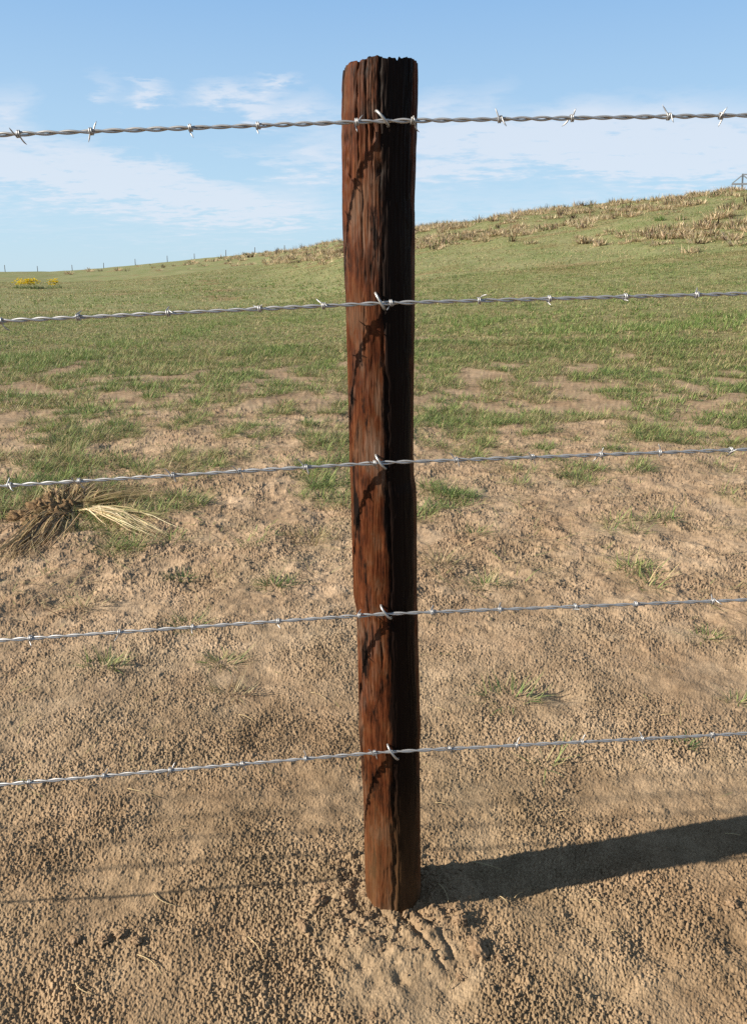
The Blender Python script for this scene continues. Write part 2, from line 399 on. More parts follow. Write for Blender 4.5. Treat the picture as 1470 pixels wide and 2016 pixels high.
    r2 = ramp(N, [(0.3, (.74, .72, .70)), (0.6, (1.08, 1.08, 1.08))])
    r3 = ramp(N, [(0.3, (.80, .82, .80)), (0.7, (1.15, 1.13, 1.12))])
    prev = at.outputs['Color']
    for n_, r_ in ((n1, r1), (n2, r2), (n3, r3)):
        L.new(n_.outputs[0], r_.inputs[0])
        mx = N.new('ShaderNodeMix'); mx.data_type = 'RGBA'; mx.blend_type = 'MULTIPLY'; mx.inputs[0].default_value = 1
        L.new(prev, mx.inputs[6]); L.new(r_.outputs[0], mx.inputs[7]); prev = mx.outputs[2]
    L.new(prev, P.inputs['Base Color']); P.inputs['Roughness'].default_value = 0.95; P.inputs['Specular IOR Level'].default_value = 0.15
    bp = N.new('ShaderNodeBump'); bp.inputs['Strength'].default_value = 0.5; bp.inputs['Distance'].default_value = 0.004
    L.new(n1.outputs[0], bp.inputs['Height']); L.new(bp.outputs[0], P.inputs['Normal'])
    tag(link('ground', me, m_), kind='structure')
make_ground()

# ------------------------------------------------------------------ grass blades
def leaf_mat(name, trans=0.3, rough=0.55):
    m, N, L, P = mat_new(name)
    at = N.new('ShaderNodeAttribute'); at.attribute_name = 'col'
    L.new(at.outputs['Color'], P.inputs['Base Color']); P.inputs['Roughness'].default_value = rough; P.inputs['Specular IOR Level'].default_value = 0.3
    tr = N.new('ShaderNodeBsdfTranslucent'); L.new(at.outputs['Color'], tr.inputs[0])
    ms = N.new('ShaderNodeMixShader'); ms.inputs[0].default_value = trans
    L.new(P.outputs[0], ms.inputs[1]); L.new(tr.outputs[0], ms.inputs[2]); L.new(ms.outputs[0], N['Material Output'].inputs[0])
    return m
GRASS = leaf_mat('grass blades'); STRAW = leaf_mat('dry straw', 0.32, 0.6)
def blades(root, az, length, tilt, curl, width, col, lev=3):
    """flat tapering blades; tilt and curl in radians from the vertical"""
    n = len(root); vs, cs = [], []
    side = np.stack([np.cos(az), -np.sin(az), np.zeros(n)], -1)
    p = root.astype(float).copy()
    for s in range(lev + 1):
        w = width * (1 - (s / lev) ** 1.6) * 0.5
        if s < lev:
            vs += [p - side * w[:, None], p + side * w[:, None]]; cs += [col, col]
        else:
            vs.append(p.copy()); cs.append(col)
        a = np.clip(tilt + curl * (s + 0.5) / lev, 0, 2.0)
        st = (length / lev)[:, None] * np.stack([np.sin(az) * np.sin(a), np.cos(az) * np.sin(a), np.cos(a)], -1)
        p = p + st
    k = 2 * lev + 1
    V = np.stack(vs, 1).reshape(-1, 3); C = np.stack(cs, 1).reshape(-1, 3)
    b = np.arange(n)[:, None] * k
    Q = np.concatenate([b + np.array([[2 * s, 2 * s + 1, 2 * s + 3, 2 * s + 2]]) for s in range(lev - 1)]) if lev > 1 else np.zeros((0, 4), int)
    T = b + np.array([[2 * lev - 2, 2 * lev - 1, 2 * lev]])
    return V, Q, T, C
def joinb(parts):
    V, Q, T, C, n = [], [], [], [], 0
    for v, q, t, c in parts:
        V.append(v); Q.append(q + n); T.append(t + n); C.append(c); n += len(v)
    return np.concatenate(V), np.concatenate(Q), np.concatenate(T), np.concatenate(C)
def sector(n, r0, r1, a=0.82):
    r = np.sqrt(RNG.uniform(r0 * r0, r1 * r1, n)); t = RNG.uniform(-a, a, n)
    return r * np.sin(t), r * np.cos(t)
G1 = np.array([.148, .218, .066]); G2 = np.array([.262, .318, .108]); G3 = np.array([.064, .108, .042]); ST = np.array([.42, .345, .195]); OL = np.array([.29, .27, .125]); BR = np.array([.14, .092, .048])
def mixcols(n, w):
    """w: list of (colour, weight array or number)"""
    ws = np.stack([np.broadcast_to(np.asarray(k, float), (n,)) for _, k in w], -1); ws = ws / ws.sum(1, keepdims=True)
    c = np.cumsum(ws, 1); u = RNG.random(n)[:, None]; i = (u > c).sum(1).clip(0, len(w) - 1)
    col = np.stack([a for a, _ in w])[i]
    return col * RNG.uniform(0.72, 1.25, (n, 1)) * RNG.uniform(0.93, 1.07, (n, 3))
def field(n, r0, r1, per, rad, ln, wd, lev, tilt=(0.5, 1.35), green=0.6, minc=0.15):
    x, y = sector(n, r0, r1); c = cover(x, y)
    k = (RNG.random(n) < c) & (c > minc); x, y, c = x[k], y[k], c[k]; m = len(x)
    clump = fbm(x * 0.9, y * 0.9, 91, 3)                              # greener and drier reaches
    cnt = RNG.integers(max(1, per // 2), per + 1, m)
    i = np.repeat(np.arange(m), cnt); N = len(i)
    az = RNG.uniform(0, 2 * np.pi, N); rr = RNG.random(N) * rad * (0.5 + RNG.random(m)[i])
    bx, by = x[i] + np.sin(az) * rr, y[i] + np.cos(az) * rr
    az = az + RNG.normal(0, 0.6, N)
    L_ = RNG.uniform(ln[0], ln[1], N) * (0.7 + 0.6 * RNG.random(m)[i])
    t0 = RNG.uniform(tilt[0], tilt[1], N); cu = RNG.uniform(0.1, 0.9, N)
    g = np.clip(green + clump[i] * 0.55 + RNG.normal(0, 0.12, m)[i], 0.08, 0.95)
    col = mixcols(N, [(G1, g * 0.45), (G2, g * 0.40), (G3, g * 0.15), (ST, (1 - g) * 0.55), (OL, (1 - g) * 0.45)])
    root = np.stack([bx, by, ground_z(bx, by) - 0.002], -1)
    return blades(root, az, L_, t0, cu, RNG.uniform(wd[0], wd[1], N), col, lev)
parts = [field(13000, 3.0, 8.0, 38, 0.075, (0.04, 0.135), (0.0030, 0.0056), 3, tilt=(0.5, 1.45), green=0.70),
         field(23000, 8.0, 15.0, 26, 0.10, (0.04, 0.13), (0.005, 0.009), 3, tilt=(0.4, 1.4), green=0.66),
         field(80000, 14.5, 30.0, 8, 0.09, (0.035, 0.085), (0.008, 0.014), 2, tilt=(0.4, 1.35), green=0.48),
         field(112000, 29.0, 75.0, 4, 0.2, (0.05, 0.11), (0.016, 0.03), 2, tilt=(0.3, 1.3), green=0.16)]
# a taller fresh green band across the field, as the photograph shows
def band(n, pts, half, ln, per=10, rad=0.06, wd=(0.006, 0.011)):
    P_ = np.array([hit(*p) for p in pts]); s = RNG.uniform(0, len(P_) - 1.001, n); i = s.astype(int); f = (s - i)[:, None]
    c = P_[i] * (1 - f) + P_[i + 1] * f
    dirv = c[:, :2] / np.linalg.norm(c[:, :2], axis=1)[:, None]
    c[:, :2] += dirv * RNG.normal(0, half, n)[:, None] + RNG.normal(0, 0.3, (n, 2))
    k = fbm(c[:, 0] * 0.8, c[:, 1] * 0.8, 95, 3) > -0.15; c = c[k]; m = len(c)
    j = np.repeat(np.arange(m), per); N = len(j)
    az = RNG.uniform(0, 2 * np.pi, N); bx = c[j, 0] + np.sin(az) * rad * RNG.random(N); by = c[j, 1] + np.cos(az) * rad * RNG.random(N)
    col = mixcols(N, [(G1, .4), (G2, .5), (ST, .12), (np.array([.14, .225, .06]), .5)])
    return blades(np.stack([bx, by, ground_z(bx, by) - 0.003], -1), az, RNG.uniform(ln[0], ln[1], N), RNG.uniform(0.1, 0.8, N), RNG.uniform(0.1, 0.8, N), RNG.uniform(wd[0], wd[1], N), col, 3)
parts += [band(900, [(-40, 715), (120, 700), (260, 680), (420, 640), (560, 632), (690, 628)], 0.55, (0.07, 0.16), wd=(0.004, 0.008)),
          band(1300, [(830, 628), (1000, 640), (1200, 650), (1330, 640), (1510, 630)], 1.0, (0.07, 0.16)),
          band(1000, [(-40, 598), (240, 592), (420, 575), (680, 588), (1000, 600), (1300, 590)], 2.5, (0.06, 0.14), wd=(0.01, 0.018)),
          band(500, [(330, 560), (450, 553), (680, 560)], 4.0, (0.06, 0.14), wd=(0.015, 0.03))]
def stems(n, r0, r1, ln, wd):             # dead upright stalks standing among the green
    x, y = sector(n, r0, r1); k = RNG.random(n) < np.clip(cover(x, y) + .12, 0, 1); x, y = x[k], y[k]; m = len(x)
    return blades(np.stack([x, y, ground_z(x, y) - .003], -1), RNG.uniform(0, 6.28, m), RNG.uniform(ln[0], ln[1], m), RNG.uniform(.1, 1.2, m), RNG.uniform(-.2, .9, m), RNG.uniform(wd[0], wd[1], m), mixcols(m, [(ST, .6), (OL, .25), (BR, .2)]), 3)
parts += [stems(5000, 4, 8, (.08, .20), (.002, .0035)), stems(6000, 8, 14, (.08, .20), (.0035, .006))]
V, Q, T, C = joinb(parts)
tag(link('grass', np_mesh('grass', V, Q, T, C, smooth=False), GRASS), 'short green and straw coloured pasture grass growing over the field', 'grass', kind='stuff')

# dead stalks and bits of straw scattered over the bare soil
def litter(n, r0, r1, ln, wd):
    x, y = sector(n, r0, r1)
    k = RNG.random(n) < np.clip(0.35 + fbm(x * 1.7, y * 1.7, 98, 3) * 0.7, 0.03, 1); x, y = x[k], y[k]; m = len(x)
    root = np.stack([x, y, ground_z(x, y) + RNG.uniform(0.004, 0.011, m)], -1)
    col = mixcols(m, [(ST, .42), (OL, .2), (BR * .7, .36), (G2, .10)])
    return blades(root, RNG.uniform(0, 6.28, m), RNG.uniform(ln[0], ln[1], m), RNG.uniform(1.2, 1.5, m), RNG.uniform(-0.1, 0.35, m), RNG.uniform(wd[0], wd[1], m), col, 3)
V, Q, T, C = joinb([litter(2000, 1.9, 3.6, (0.02, 0.08), (.0012, .0022)), litter(22000, 3.3, 8, (0.03, 0.13), (.0018, .0035)), litter(4500, 3.1, 7, (0.06, 0.20), (.003, .0055)), litter(12000, 7, 15, (0.04, 0.12), (.003, .005))])
tag(link('straw_litter', np_mesh('straw_litter', V, Q, T, C, smooth=False), STRAW), 'bits of dead grass and stalks scattered over the bare soil', 'straw litter', kind='stuff')

# ------------------------------------------------------------------ the fence post
POST_D = BY
OUT = [(120, 676, 823), (160, 673, 823), (200, 672, 822), (300, 673, 819), (400, 674, 817), (480, 676, 817), (600, 680, 816), (700, 683, 815), (800, 686, 814), (900, 688, 814), (940, 689, 815), (960, 690, 819), (1000, 691, 820), (1100, 694, 821),
       (1170, 696, 822), (1200, 702, 822), (1300, 704, 824), (1380, 706, 826), (1430, 706, 828), (1480, 710, 826), (1600, 716, 827), (1700, 718, 828), (1785, 721, 829)]
pz, pcx, pr = [], [], []
for y_, xl, xr in OUT:
    d = ray((xl + xr) / 2, y_); k = POST_D / d[1]
    pz.append(CAM_H + d[2] * k); pcx.append(d[0] * k); pr.append((xr - xl) / 2 / F * k * 0.998)
o_ = np.argsort(pz); pz = np.array(pz)[o_]; pcx = np.array(pcx)[o_]; pr = np.array(pr)[o_]
def post_c(z): return np.interp(z, pz, pcx) + np.where(z < pz[0], (z - pz[0]) * -0.02, 0)
def post_r(z): return np.interp(z, pz, pr)
d_ = ray(747, 109); ZTOP = CAM_H + d_[2] * (POST_D - 0.06) / d_[1]
def post_rad(a, z):
    """surface radius; a = angle round the axis, 0 towards the camera, + to the right"""
    R = post_r(z)
    u = a * 0.06
    sq = 0.014 * np.cos(3 * a - 0.9) - 0.010 * np.cos(5 * a + 0.3)      # not a perfect round: slightly flattened faces
    r = R * (1 + sq * 0.6 + 0.022 * np.exp(-((a - 0.20) / 0.22) ** 2) - 0.010 * np.exp(-((a + 0.35) / 0.4) ** 2))
    wz = z + 0.02 * perlin(u * 30, z * 3, 201)
    gr = fbm(u * 230 + 1.4 * perlin(u * 30, z * 5, 202), wz * 9.0, 203, 4, 0.62)
    gr2 = fbm(u * 320, wz * 14, 207, 2, 0.6)
    top = sstep(1.15, 1.62, z)
    r = r + gr * (0.0004 + 0.0003 * top) + gr2 * (0.00030 + 0.0004 * top)
    # drying cracks
    wob = 0.06 * perlin(u * 8, z * 5, 211) + 0.05 * perlin(u * 30, z * 16, 212) + 0.02 * perlin(u * 60, z * 60, 213)
    for ca, cz, cl, cw, cdp in CRACKS:
        da = np.abs(a - ca - wob); mm = (da < 3 * cw) & (np.abs(z - cz) < cl)
        if mm.any():
            zz = (z[mm] - cz) / cl
            r[mm] = r[mm] - cdp * np.exp(-(da[mm] / cw) ** 2) * np.clip(1 - zz * zz, 0, 1) ** 0.7 * (0.5 + 0.5 * np.clip(perlin(z[mm] * 40, a[mm] * 9, 217) * 1.5 + .5, 0, 1))
    # peeled flakes
    fl = fbm(u * 40, z * 9, 221, 3); r = r - 0.0008 * sstep(0.25, 0.45, fl)
    # knot near the top left and a nail pit
    r = r + 0.0007 * perlin(u * 45, z * 6, 225)
    kn = np.hypot((a + 1.02) / 0.20, (z - 1.515) / 0.035); r = r + 0.0016 * np.cos(kn * 9) * np.exp(-kn * kn * 0.7)
    r = r - 0.007 * np.exp(-((a + 0.18) / 0.05) ** 2 - ((z - 1.555) / 0.012) ** 2) - 0.006 * np.exp(-((a - 0.02) / 0.12) ** 2 - ((z - 1.50) / 0.012) ** 2)
    # lip of a split on the left below the middle
    return r
_cr = random.Random(9)
CRACKS = [(_cr.uniform(-3.1, 3.1), _cr.uniform(0.0, 1.62), _cr.uniform(.03, .22), _cr.uniform(.010, .026), _cr.uniform(.0008, .0026)) for _ in range(80)]
CRACKS += [(_cr.uniform(-3.1, 3.1), _cr.uniform(1.52, 1.68), _cr.uniform(.04, .12), _cr.uniform(.015, .035), _cr.uniform(.0015, .0035)) for _ in range(9)]
CRACKS += [(-.62, 1.62, .12, .03, .005), (-.35, 1.60, .08, .025, .004), (.0, 1.62, .10, .035, .005), (.10, 1.2, .22, .05, .005), (.16, .9, .3, .05, .004), (.05, .12, .12, .07, .007), (.10, .30, .10, .06, .006), (-.85, .25, .06, .03, .004), (-1.15, .62, .10, .06, .004), (-.5, .66, .05, .05, .004), (-.2, .65, .06, .05, .004), (-1.2, 1.1, .3, .025, .004)]
def post_surface(a, z):
    r = post_rad(a, z); return np.stack([post_c(z) + r * np.sin(a), POST_D - r * np.cos(a), z], -1)
def make_post():
    na, nz = 420, 860
    a = np.linspace(-np.pi, np.pi, na, endpoint=False)
    s = np.linspace(0, 1, nz)
    xo = np.sin(a)
    drop = np.interp(xo, [-1, -.93, -.8, -.62, -.4, -.1, .3, .6, .85, .97, 1], [.011, .007, .004, .004, .001, 0, .003, -.002, -.002, -.002, -.001])
    drop = drop * np.where(np.cos(a) > 0, 1, 0.75)
    an = a * 0.06
    st = 0.0010 * fbm(an * 120, an * 0 + 3.3, 240, 3) + 0.0022 * sstep(0.2, 0.35, fbm(an * 40, an * 0 + 9.1, 243, 2)) + 0.005 * np.exp(-((a - .42) / .03) ** 2)
    zt = ZTOP - drop - st
    zb = -0.35
    A, S = np.meshgrid(a, s, indexing='xy')
    Z = zb + S * (zt[None, :] - zb)
    Pv = post_surface(A.ravel(), Z.ravel())
    edge = np.clip((zt[None, :] - Z) / 0.03, 0, 1).ravel()
    rin = 1 - 0.014 * (1 - edge) ** 2
    cx = post_c(Z.ravel()); Pv[:, 0] = cx + (Pv[:, 0] - cx) * rin; Pv[:, 1] = POST_D + (Pv[:, 1] - POST_D) * rin
    q = []
    i, j = np.meshgrid(np.arange(nz - 1), np.arange(na), indexing='ij'); j2 = (j + 1) % na
    q.append(np.stack([i * na + j, i * na + j2, (i + 1) * na + j2, (i + 1) * na + j], -1).reshape(-1, 4))
    # weathered end grain
    rim = Pv[-na:]; ctr = np.array([float(post_c(ZTOP)), POST_D, ZTOP - 0.012]); vs = [Pv]; base = (nz - 1) * na; n = len(Pv)
    for f in (0.93, 0.8, 0.6, 0.4, 0.2):
        p = ctr + (rim - ctr) * f; mean = ZTOP - 0.010
        p[:, 2] = (rim[:, 2] * f ** 3 + (1 - f ** 3) * mean) - 0.004 * hsh(np.round(p[:, 0] / 0.006), np.round(p[:, 1] / 0.006), 245)
        vs.append(p); jj = np.arange(na); k2 = (jj + 1) % na
        q.append(np.stack([base + jj, base + k2, n + k2, n + jj], -1)); base = n; n += na
    vs.append(ctr[None]); t = np.stack([base + np.arange(na), base + (np.arange(na) + 1) % na, np.full(na, n)], -1)
    v = np.concatenate(vs)
    return v, np.concatenate(q), t
def wood_mat():
    m, N, L, P = mat_new('creosoted wood')
    tc = N.new('ShaderNodeTexCoord')
    def nz(scale, sc, det=5, rough=0.6, dist=0.0):
        mp = N.new('ShaderNodeMapping'); mp.inputs['Scale'].default_value = sc; L.new(tc.outputs['Object'], mp.inputs[0])
        n = N.new('ShaderNodeTexNoise'); n.inputs['Scale'].default_value = scale; n.inputs['Detail'].default_value = det; n.inputs['Roughness'].default_value = rough; n.inputs['Distortion'].default_value = dist
        L.new(mp.outputs[0], n.inputs['Vector']); return n.outputs[0]
    grain = nz(150, (1, 1, .07), 7, .7, .6); big = nz(22, (1, 1, .42), 6, .68); patch = nz(7.5, (1, 1, .45), 4, .6); fine = nz(330, (1, 1, .06), 3, .6); blot = nz(34, (1, 1, .22), 7, .7)
    r1 = ramp(N, [(.36, (.004, .0022, .0016)), (.45, (.022, .0080, .0042)), (.55, (.067, .0225, .0095)), (.68, (.160, .064, .030))]); L.new(grain, r1.inputs[0])
    r2 = ramp(N, [(.38, (.012, .0048, .0026)), (.48, (.074, .0185, .0058)), (.54, (.090, .030, .010)), (.63, (.105, .058, .034))]); L.new(big, r2.inputs[0])
    mx = N.new('ShaderNodeMix'); mx.data_type = 'RGBA'; mx.inputs[0].default_value = .5; L.new(r1.outputs[0], mx.inputs[6]); L.new(r2.outputs[0], mx.inputs[7])
    # greyed, weathered streaks
    rg = ramp(N, [(.52, (0, 0, 0)), (.68, (.65, .65, .65))]); L.new(patch, rg.inputs[0])
    rf = ramp(N, [(.42, (0, 0, 0)), (.62, (1, 1, 1))]); L.new(fine, rf.inputs[0])
    ml = N.new('ShaderNodeMath'); ml.operation = 'MULTIPLY'; L.new(rg.outputs[0], ml.inputs[0]); L.new(rf.outputs[0], ml.inputs[1])
    mg = N.new('ShaderNodeMix'); mg.data_type = 'RGBA'; L.new(ml.outputs[0], mg.inputs[0]); L.new(mx.outputs[2], mg.inputs[6]); mg.inputs[7].default_value = (.19, .14, .11, 1)
    # black tar stains, drawn down the grain
    rb = ramp(N, [(.57, (0, 0, 0)), (.63, (.95, .95, .95))]); L.new(blot, rb.inputs[0])
    tar = nz(14, (1, 1, .22), 6, .68); rt = ramp(N, [(.57, (0, 0, 0)), (.63, (1, 1, 1))]); L.new(tar, rt.inputs[0])
    # tar streak on the front, widened rightward to paint in the post's shaded side
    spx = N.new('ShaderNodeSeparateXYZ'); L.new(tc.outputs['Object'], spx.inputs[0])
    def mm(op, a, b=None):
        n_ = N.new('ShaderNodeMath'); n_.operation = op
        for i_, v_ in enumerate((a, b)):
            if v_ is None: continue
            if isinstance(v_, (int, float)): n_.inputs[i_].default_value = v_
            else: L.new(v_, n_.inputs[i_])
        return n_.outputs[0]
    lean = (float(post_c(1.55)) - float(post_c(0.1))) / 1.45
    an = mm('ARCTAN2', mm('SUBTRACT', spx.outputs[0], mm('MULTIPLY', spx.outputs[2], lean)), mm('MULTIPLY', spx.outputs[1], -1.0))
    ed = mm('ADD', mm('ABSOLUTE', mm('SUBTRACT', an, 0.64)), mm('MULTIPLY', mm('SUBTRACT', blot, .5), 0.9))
    tar_shade = N.new('ShaderNodeMapRange'); tar_shade.inputs[1].default_value = .56; tar_shade.inputs[2].default_value = .44; L.new(ed, tar_shade.inputs[0])
    all_tar_shade = mm('MAXIMUM', mm('MAXIMUM', rb.outputs[0], rt.outputs[0]), mm('MULTIPLY', tar_shade.outputs[0], .96))
    mb = N.new('ShaderNodeMix'); mb.data_type = 'RGBA'; L.new(all_tar_shade, mb.inputs[0]); L.new(mg.outputs[2], mb.inputs[6]); mb.inputs[7].default_value = (.005, .003, .0025, 1)
    # sandy dust on the foot
    sp = N.new('ShaderNodeSeparateXYZ'); L.new(tc.outputs['Object'], sp.inputs[0])
    mr = N.new('ShaderNodeMapRange'); mr.inputs[1].default_value = 0.34; mr.inputs[2].default_value = 0.0; mr.inputs[3].default_value = 0; mr.inputs[4].default_value = 0.62
    L.new(sp.outputs[2], mr.inputs[0])
    md = N.new('ShaderNodeMath'); md.operation = 'MULTIPLY'; rd_ = ramp(N, [(.35, (.25, .25, .25)), (.62, (1, 1, 1))]); L.new(blot, rd_.inputs[0])
    L.new(mr.outputs[0], md.inputs[0]); L.new(rd_.outputs[0], md.inputs[1])
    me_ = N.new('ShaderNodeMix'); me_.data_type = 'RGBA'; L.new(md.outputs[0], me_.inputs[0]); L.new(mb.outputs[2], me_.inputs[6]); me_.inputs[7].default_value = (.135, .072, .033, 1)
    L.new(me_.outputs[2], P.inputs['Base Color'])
    rr = ramp(N, [(.3, (.42, .42, .42)), (.7, (.68, .68, .68))]); L.new(grain, rr.inputs[0]); L.new(rr.outputs[0], P.inputs['Roughness'])
    P.inputs['Specular IOR Level'].default_value = 0.06
    bp = N.new('ShaderNodeBump'); bp.inputs['Strength'].default_value = 0.55; bp.inputs['Distance'].default_value = 0.0016
    L.new(fine, bp.inputs['Height']); L.new(bp.outputs[0], P.inputs['Normal'])
    return m
WOOD = wood_mat()
post = empty('fence_post', (BX, BY, 0))
tag(post, 'tall dark brown creosoted round timber fence post standing in the sand', 'fence post')
v, q, t = make_post(); v = v - np.array([BX, BY, 0])
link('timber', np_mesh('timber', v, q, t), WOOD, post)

# ------------------------------------------------------------------ barbed wires and staples
def metal_mat(name, c, rough, met):
    m, N, L, P = mat_new(name)
    tc = N.new('ShaderNodeTexCoord'); n = N.new('ShaderNodeTexNoise'); n.inputs['Scale'].default_value = 90; n.inputs['Detail'].default_value = 4
    L.new(tc.outputs['Object'], n.inputs['Vector'])
    r = ramp(N, [(.3, tuple(x * .72 for x in c)), (.7, c)]); L.new(n.outputs[0], r.inputs[0]); L.new(r.outputs[0], P.inputs['Base Color'])
    P.inputs['Metallic'].default_value = met; P.inputs['Roughness'].default_value = rough
    return m
ZINC = metal_mat('galvanized wire', (.46, .465, .475), .50, .72)
STEEL = metal_mat('bright staple steel', (.46, .46, .455), .45, .7)
PHI = math.radians(3.6); FD = np.array([math.cos(PHI), math.sin(PHI)]); FN = np.array([math.sin(PHI), -math.cos(PHI)])   # along the fence; towards the camera
WIRES = [  # y at x=0, at the post, at x=1470; barbs; roll of the barbs
    (265, 238.5, 227, [-120, 37, 180, 375, 508, 702, 812, 983, 1125, 1315, 1418, 1560], 'topmost of five twisted barbed wires, dark against the blue sky', 'vary'),
    (632, 597, 578, [-140, 2, 155, 332, 512, 637, 769, 943, 1080, 1230, 1370, 1520], 'second barbed wire from the top, running across the green pasture', 'low'),
    (957, 911, 885, [-110, 20, 156, 341, 472, 602, 737, 897, 1047, 1182, 1298, 1437, 1560], 'middle one of five barbed wires, above the uprooted clump of dead grass', 'vary'),
    (1261, 1209, 1181, [-80, 60, 236, 380, 548, 708, 850, 983, 1131, 1250, 1402, 1540], 'fourth barbed wire from the top, crossing rough bare soil', 'low'),
    (1545, 1481, 1444, [-70, 58, 206, 336, 477, 602, 737, 884, 1016, 1145, 1263, 1400, 1540], 'lowest barbed wire, close above the bare sand', 'up')]
def on_plane(px, py, off):
    """point of the fence's vertical plane, off metres in front of the post axis, seen at a pixel of the photograph"""
    d = ray(px, py); p0 = np.array([post_c(0.8), POST_D]) + FN * off
    k = FN.dot(p0) / FN.dot(d[:2]); return np.array([d[0] * k, d[1] * k, CAM_H + d[2] * k])
def barb_mesh(name, turns, L1, L2, lean1, lean2, seed):
    rs = np.random.default_rng(seed); R = 0.0049; rw = 0.00115; pitch = 0.0028
    a = np.linspace(0, 2 * np.pi * turns, 16 * turns + 1); x = (a / (2 * np.pi) - turns / 2) * pitch
    coil = np.stack([x, R * np.cos(a), R * np.sin(a)], -1)
    f = np.linspace(1, 0, 7)[:-1][:, None]
    t1 = coil[0] + f * 0.9 * L1 * np.array([lean1, 0.10, -1.0]) + (f * (1 - f)) * 0.003 * rs.normal(0, 1, 3)
    f = np.linspace(0, 1, 7)[1:][:, None]
    t2 = coil[-1] + f * 0.9 * L2 * np.array([lean2, 0.10, 1.0]) + (f * (1 - f)) * 0.003 * rs.normal(0, 1, 3)
    pts = np.concatenate([t1, coil, t2]); rad = np.full(len(pts), rw); rad[0] = rad[-1] = 0.00015; rad[1] = rad[-2] = 0.0008
    mb = MB(); mb.tube(pts, rad, 7); me = mb.mesh(name); me.materials.append(ZINC); return me
BARBS = [barb_mesh('barb', 2, .017, .016, -.35, .45, 1), barb_mesh('barb', 2, .015, .018, .25, .55, 2), barb_mesh('barb', 2, .018, .014, -.6, .2, 3), barb_mesh('barb', 2, .016, .017, .5, -.4, 4)]
rnd = random.Random(5)
WIRE_GROUP = 'barbed wires of the fence'
for wi, (yl, ym, yr, bx, label, mode) in enumerate(WIRES):
    zm = on_plane(752, ym, 0.062)[2]; off = float(post_r(zm)) + 0.0080
    a, m_, b = on_plane(0, yl, off), on_plane(752, ym, off), on_plane(W, yr, off)
    sa, sm_, sb = [(p[:2] - m_[:2]).dot(FD) for p in (a, m_, b)]
    def line(s):                              # straight pulls either side of the staple, hanging a few millimetres
        s = np.asarray(s, float)
        z = np.where(s < 0, m_[2] + (a[2] - m_[2]) * s / sa, m_[2] + (b[2] - m_[2]) * s / sb)
        xy = m_[:2] + s[..., None] * FD
        return np.concatenate([xy, z[..., None]], -1)
    root = empty('barbed_wire', tuple(m_)); tag(root, label, 'barbed wire', WIRE_GROUP)
    s = np.arange(-3.6, 3.6, 0.0032)
    c = line(s)
    k = np.ones(9) / 9; c[:, 2] = np.convolve(np.pad(c[:, 2], 4, mode='edge'), k, 'valid')
    pitch = 0.066
    warp = 0.35 * np.sin(s * 2.1 + wi) + 0.25 * np.sin(s * 7.3 + 2 * wi)
    for h in (0, 1):
        ph = 2 * np.pi * s / pitch + h * np.pi + warp * 2 + wi
        hr = 0.00195 + 0.0003 * np.sin(s * 31 + wi)
        p = c + hr[:, None] * (np.cos(ph)[:, None] * np.array([0, 0, 1.0]) + np.sin(ph)[:, None] * np.array([FN[0], FN[1], 0]))
        mb = MB(); mb.tube(p - m_, 0.00185, 8)
        link('strand', mb.mesh('strand'), ZINC, root)
    ax = np.array([FD[0], FD[1], (b[2] - a[2]) / (sb - sa)]); ax /= np.linalg.norm(ax)
    for bi, px in enumerate(bx):
        pos = on_plane(px, yl + (yr - yl) * px / W if abs(px - 752) > 90 else ym, off)
        sp_ = (pos[:2] - m_[:2]).dot(FD); pos = line(np.array([sp_]))[0]
        o = link('barb', BARBS[rnd.randrange(4)], None, root)
        X = Vector(ax); Y = Vector((0, 0, 1)).cross(X).normalized(); Z = X.cross(Y)
        base = Matrix((X, Y, Z)).transposed().to_4x4()
        roll = {'vary': rnd.uniform(-0.9, 0.9), 'low': rnd.choice([1.2, -1.3, 1.7, 0.8]) + rnd.uniform(-.3, .3), 'up': rnd.uniform(-0.5, 0.5)}[mode]
        flip = rnd.choice([0, math.pi])
        o.matrix_local = Matrix.Translation(Vector(pos - m_)) @ base @ Matrix.Rotation(roll + flip, 4, 'X')
STAPLES = [((740, 219), (764, 249)), ((739, 577), (757, 609)), ((740, 896), (759, 922)), ((750, 1192), (770, 1216)), ((763, 1466), (783, 1492))]
def on_post(px, py):
    d = ray(px, py); k = 1.0
    for _ in range(60):
        p = np.array([d[0] * k, d[1] * k, CAM_H + d[2] * k]); rr = math.hypot(p[0] - post_c(p[2]), p[1] - POST_D)
        k += (rr - post_r(p[2])) * 0.8
    return p
for p1, p2 in STAPLES:
    A, B = on_post(*p1), on_post(*p2)
    mid = (A + B) / 2; nrm = np.array([mid[0] - float(post_c(mid[2])), mid[1] - POST_D, 0]); nrm /= np.linalg.norm(nrm)
    t_ = np.linspace(0, np.pi, 15)
    arch = [mid + (A - B) / 2 * np.cos(x) + nrm * (0.0145 * np.sin(x) ** 0.8) for x in t_]
    pts = np.array([A - nrm * 0.02] + arch + [B - nrm * 0.02]) - np.array([BX, BY, 0])
    mb = MB(); mb.tube(pts, 0.0023, 10); link('staple', mb.mesh('staple'), STEEL, post)

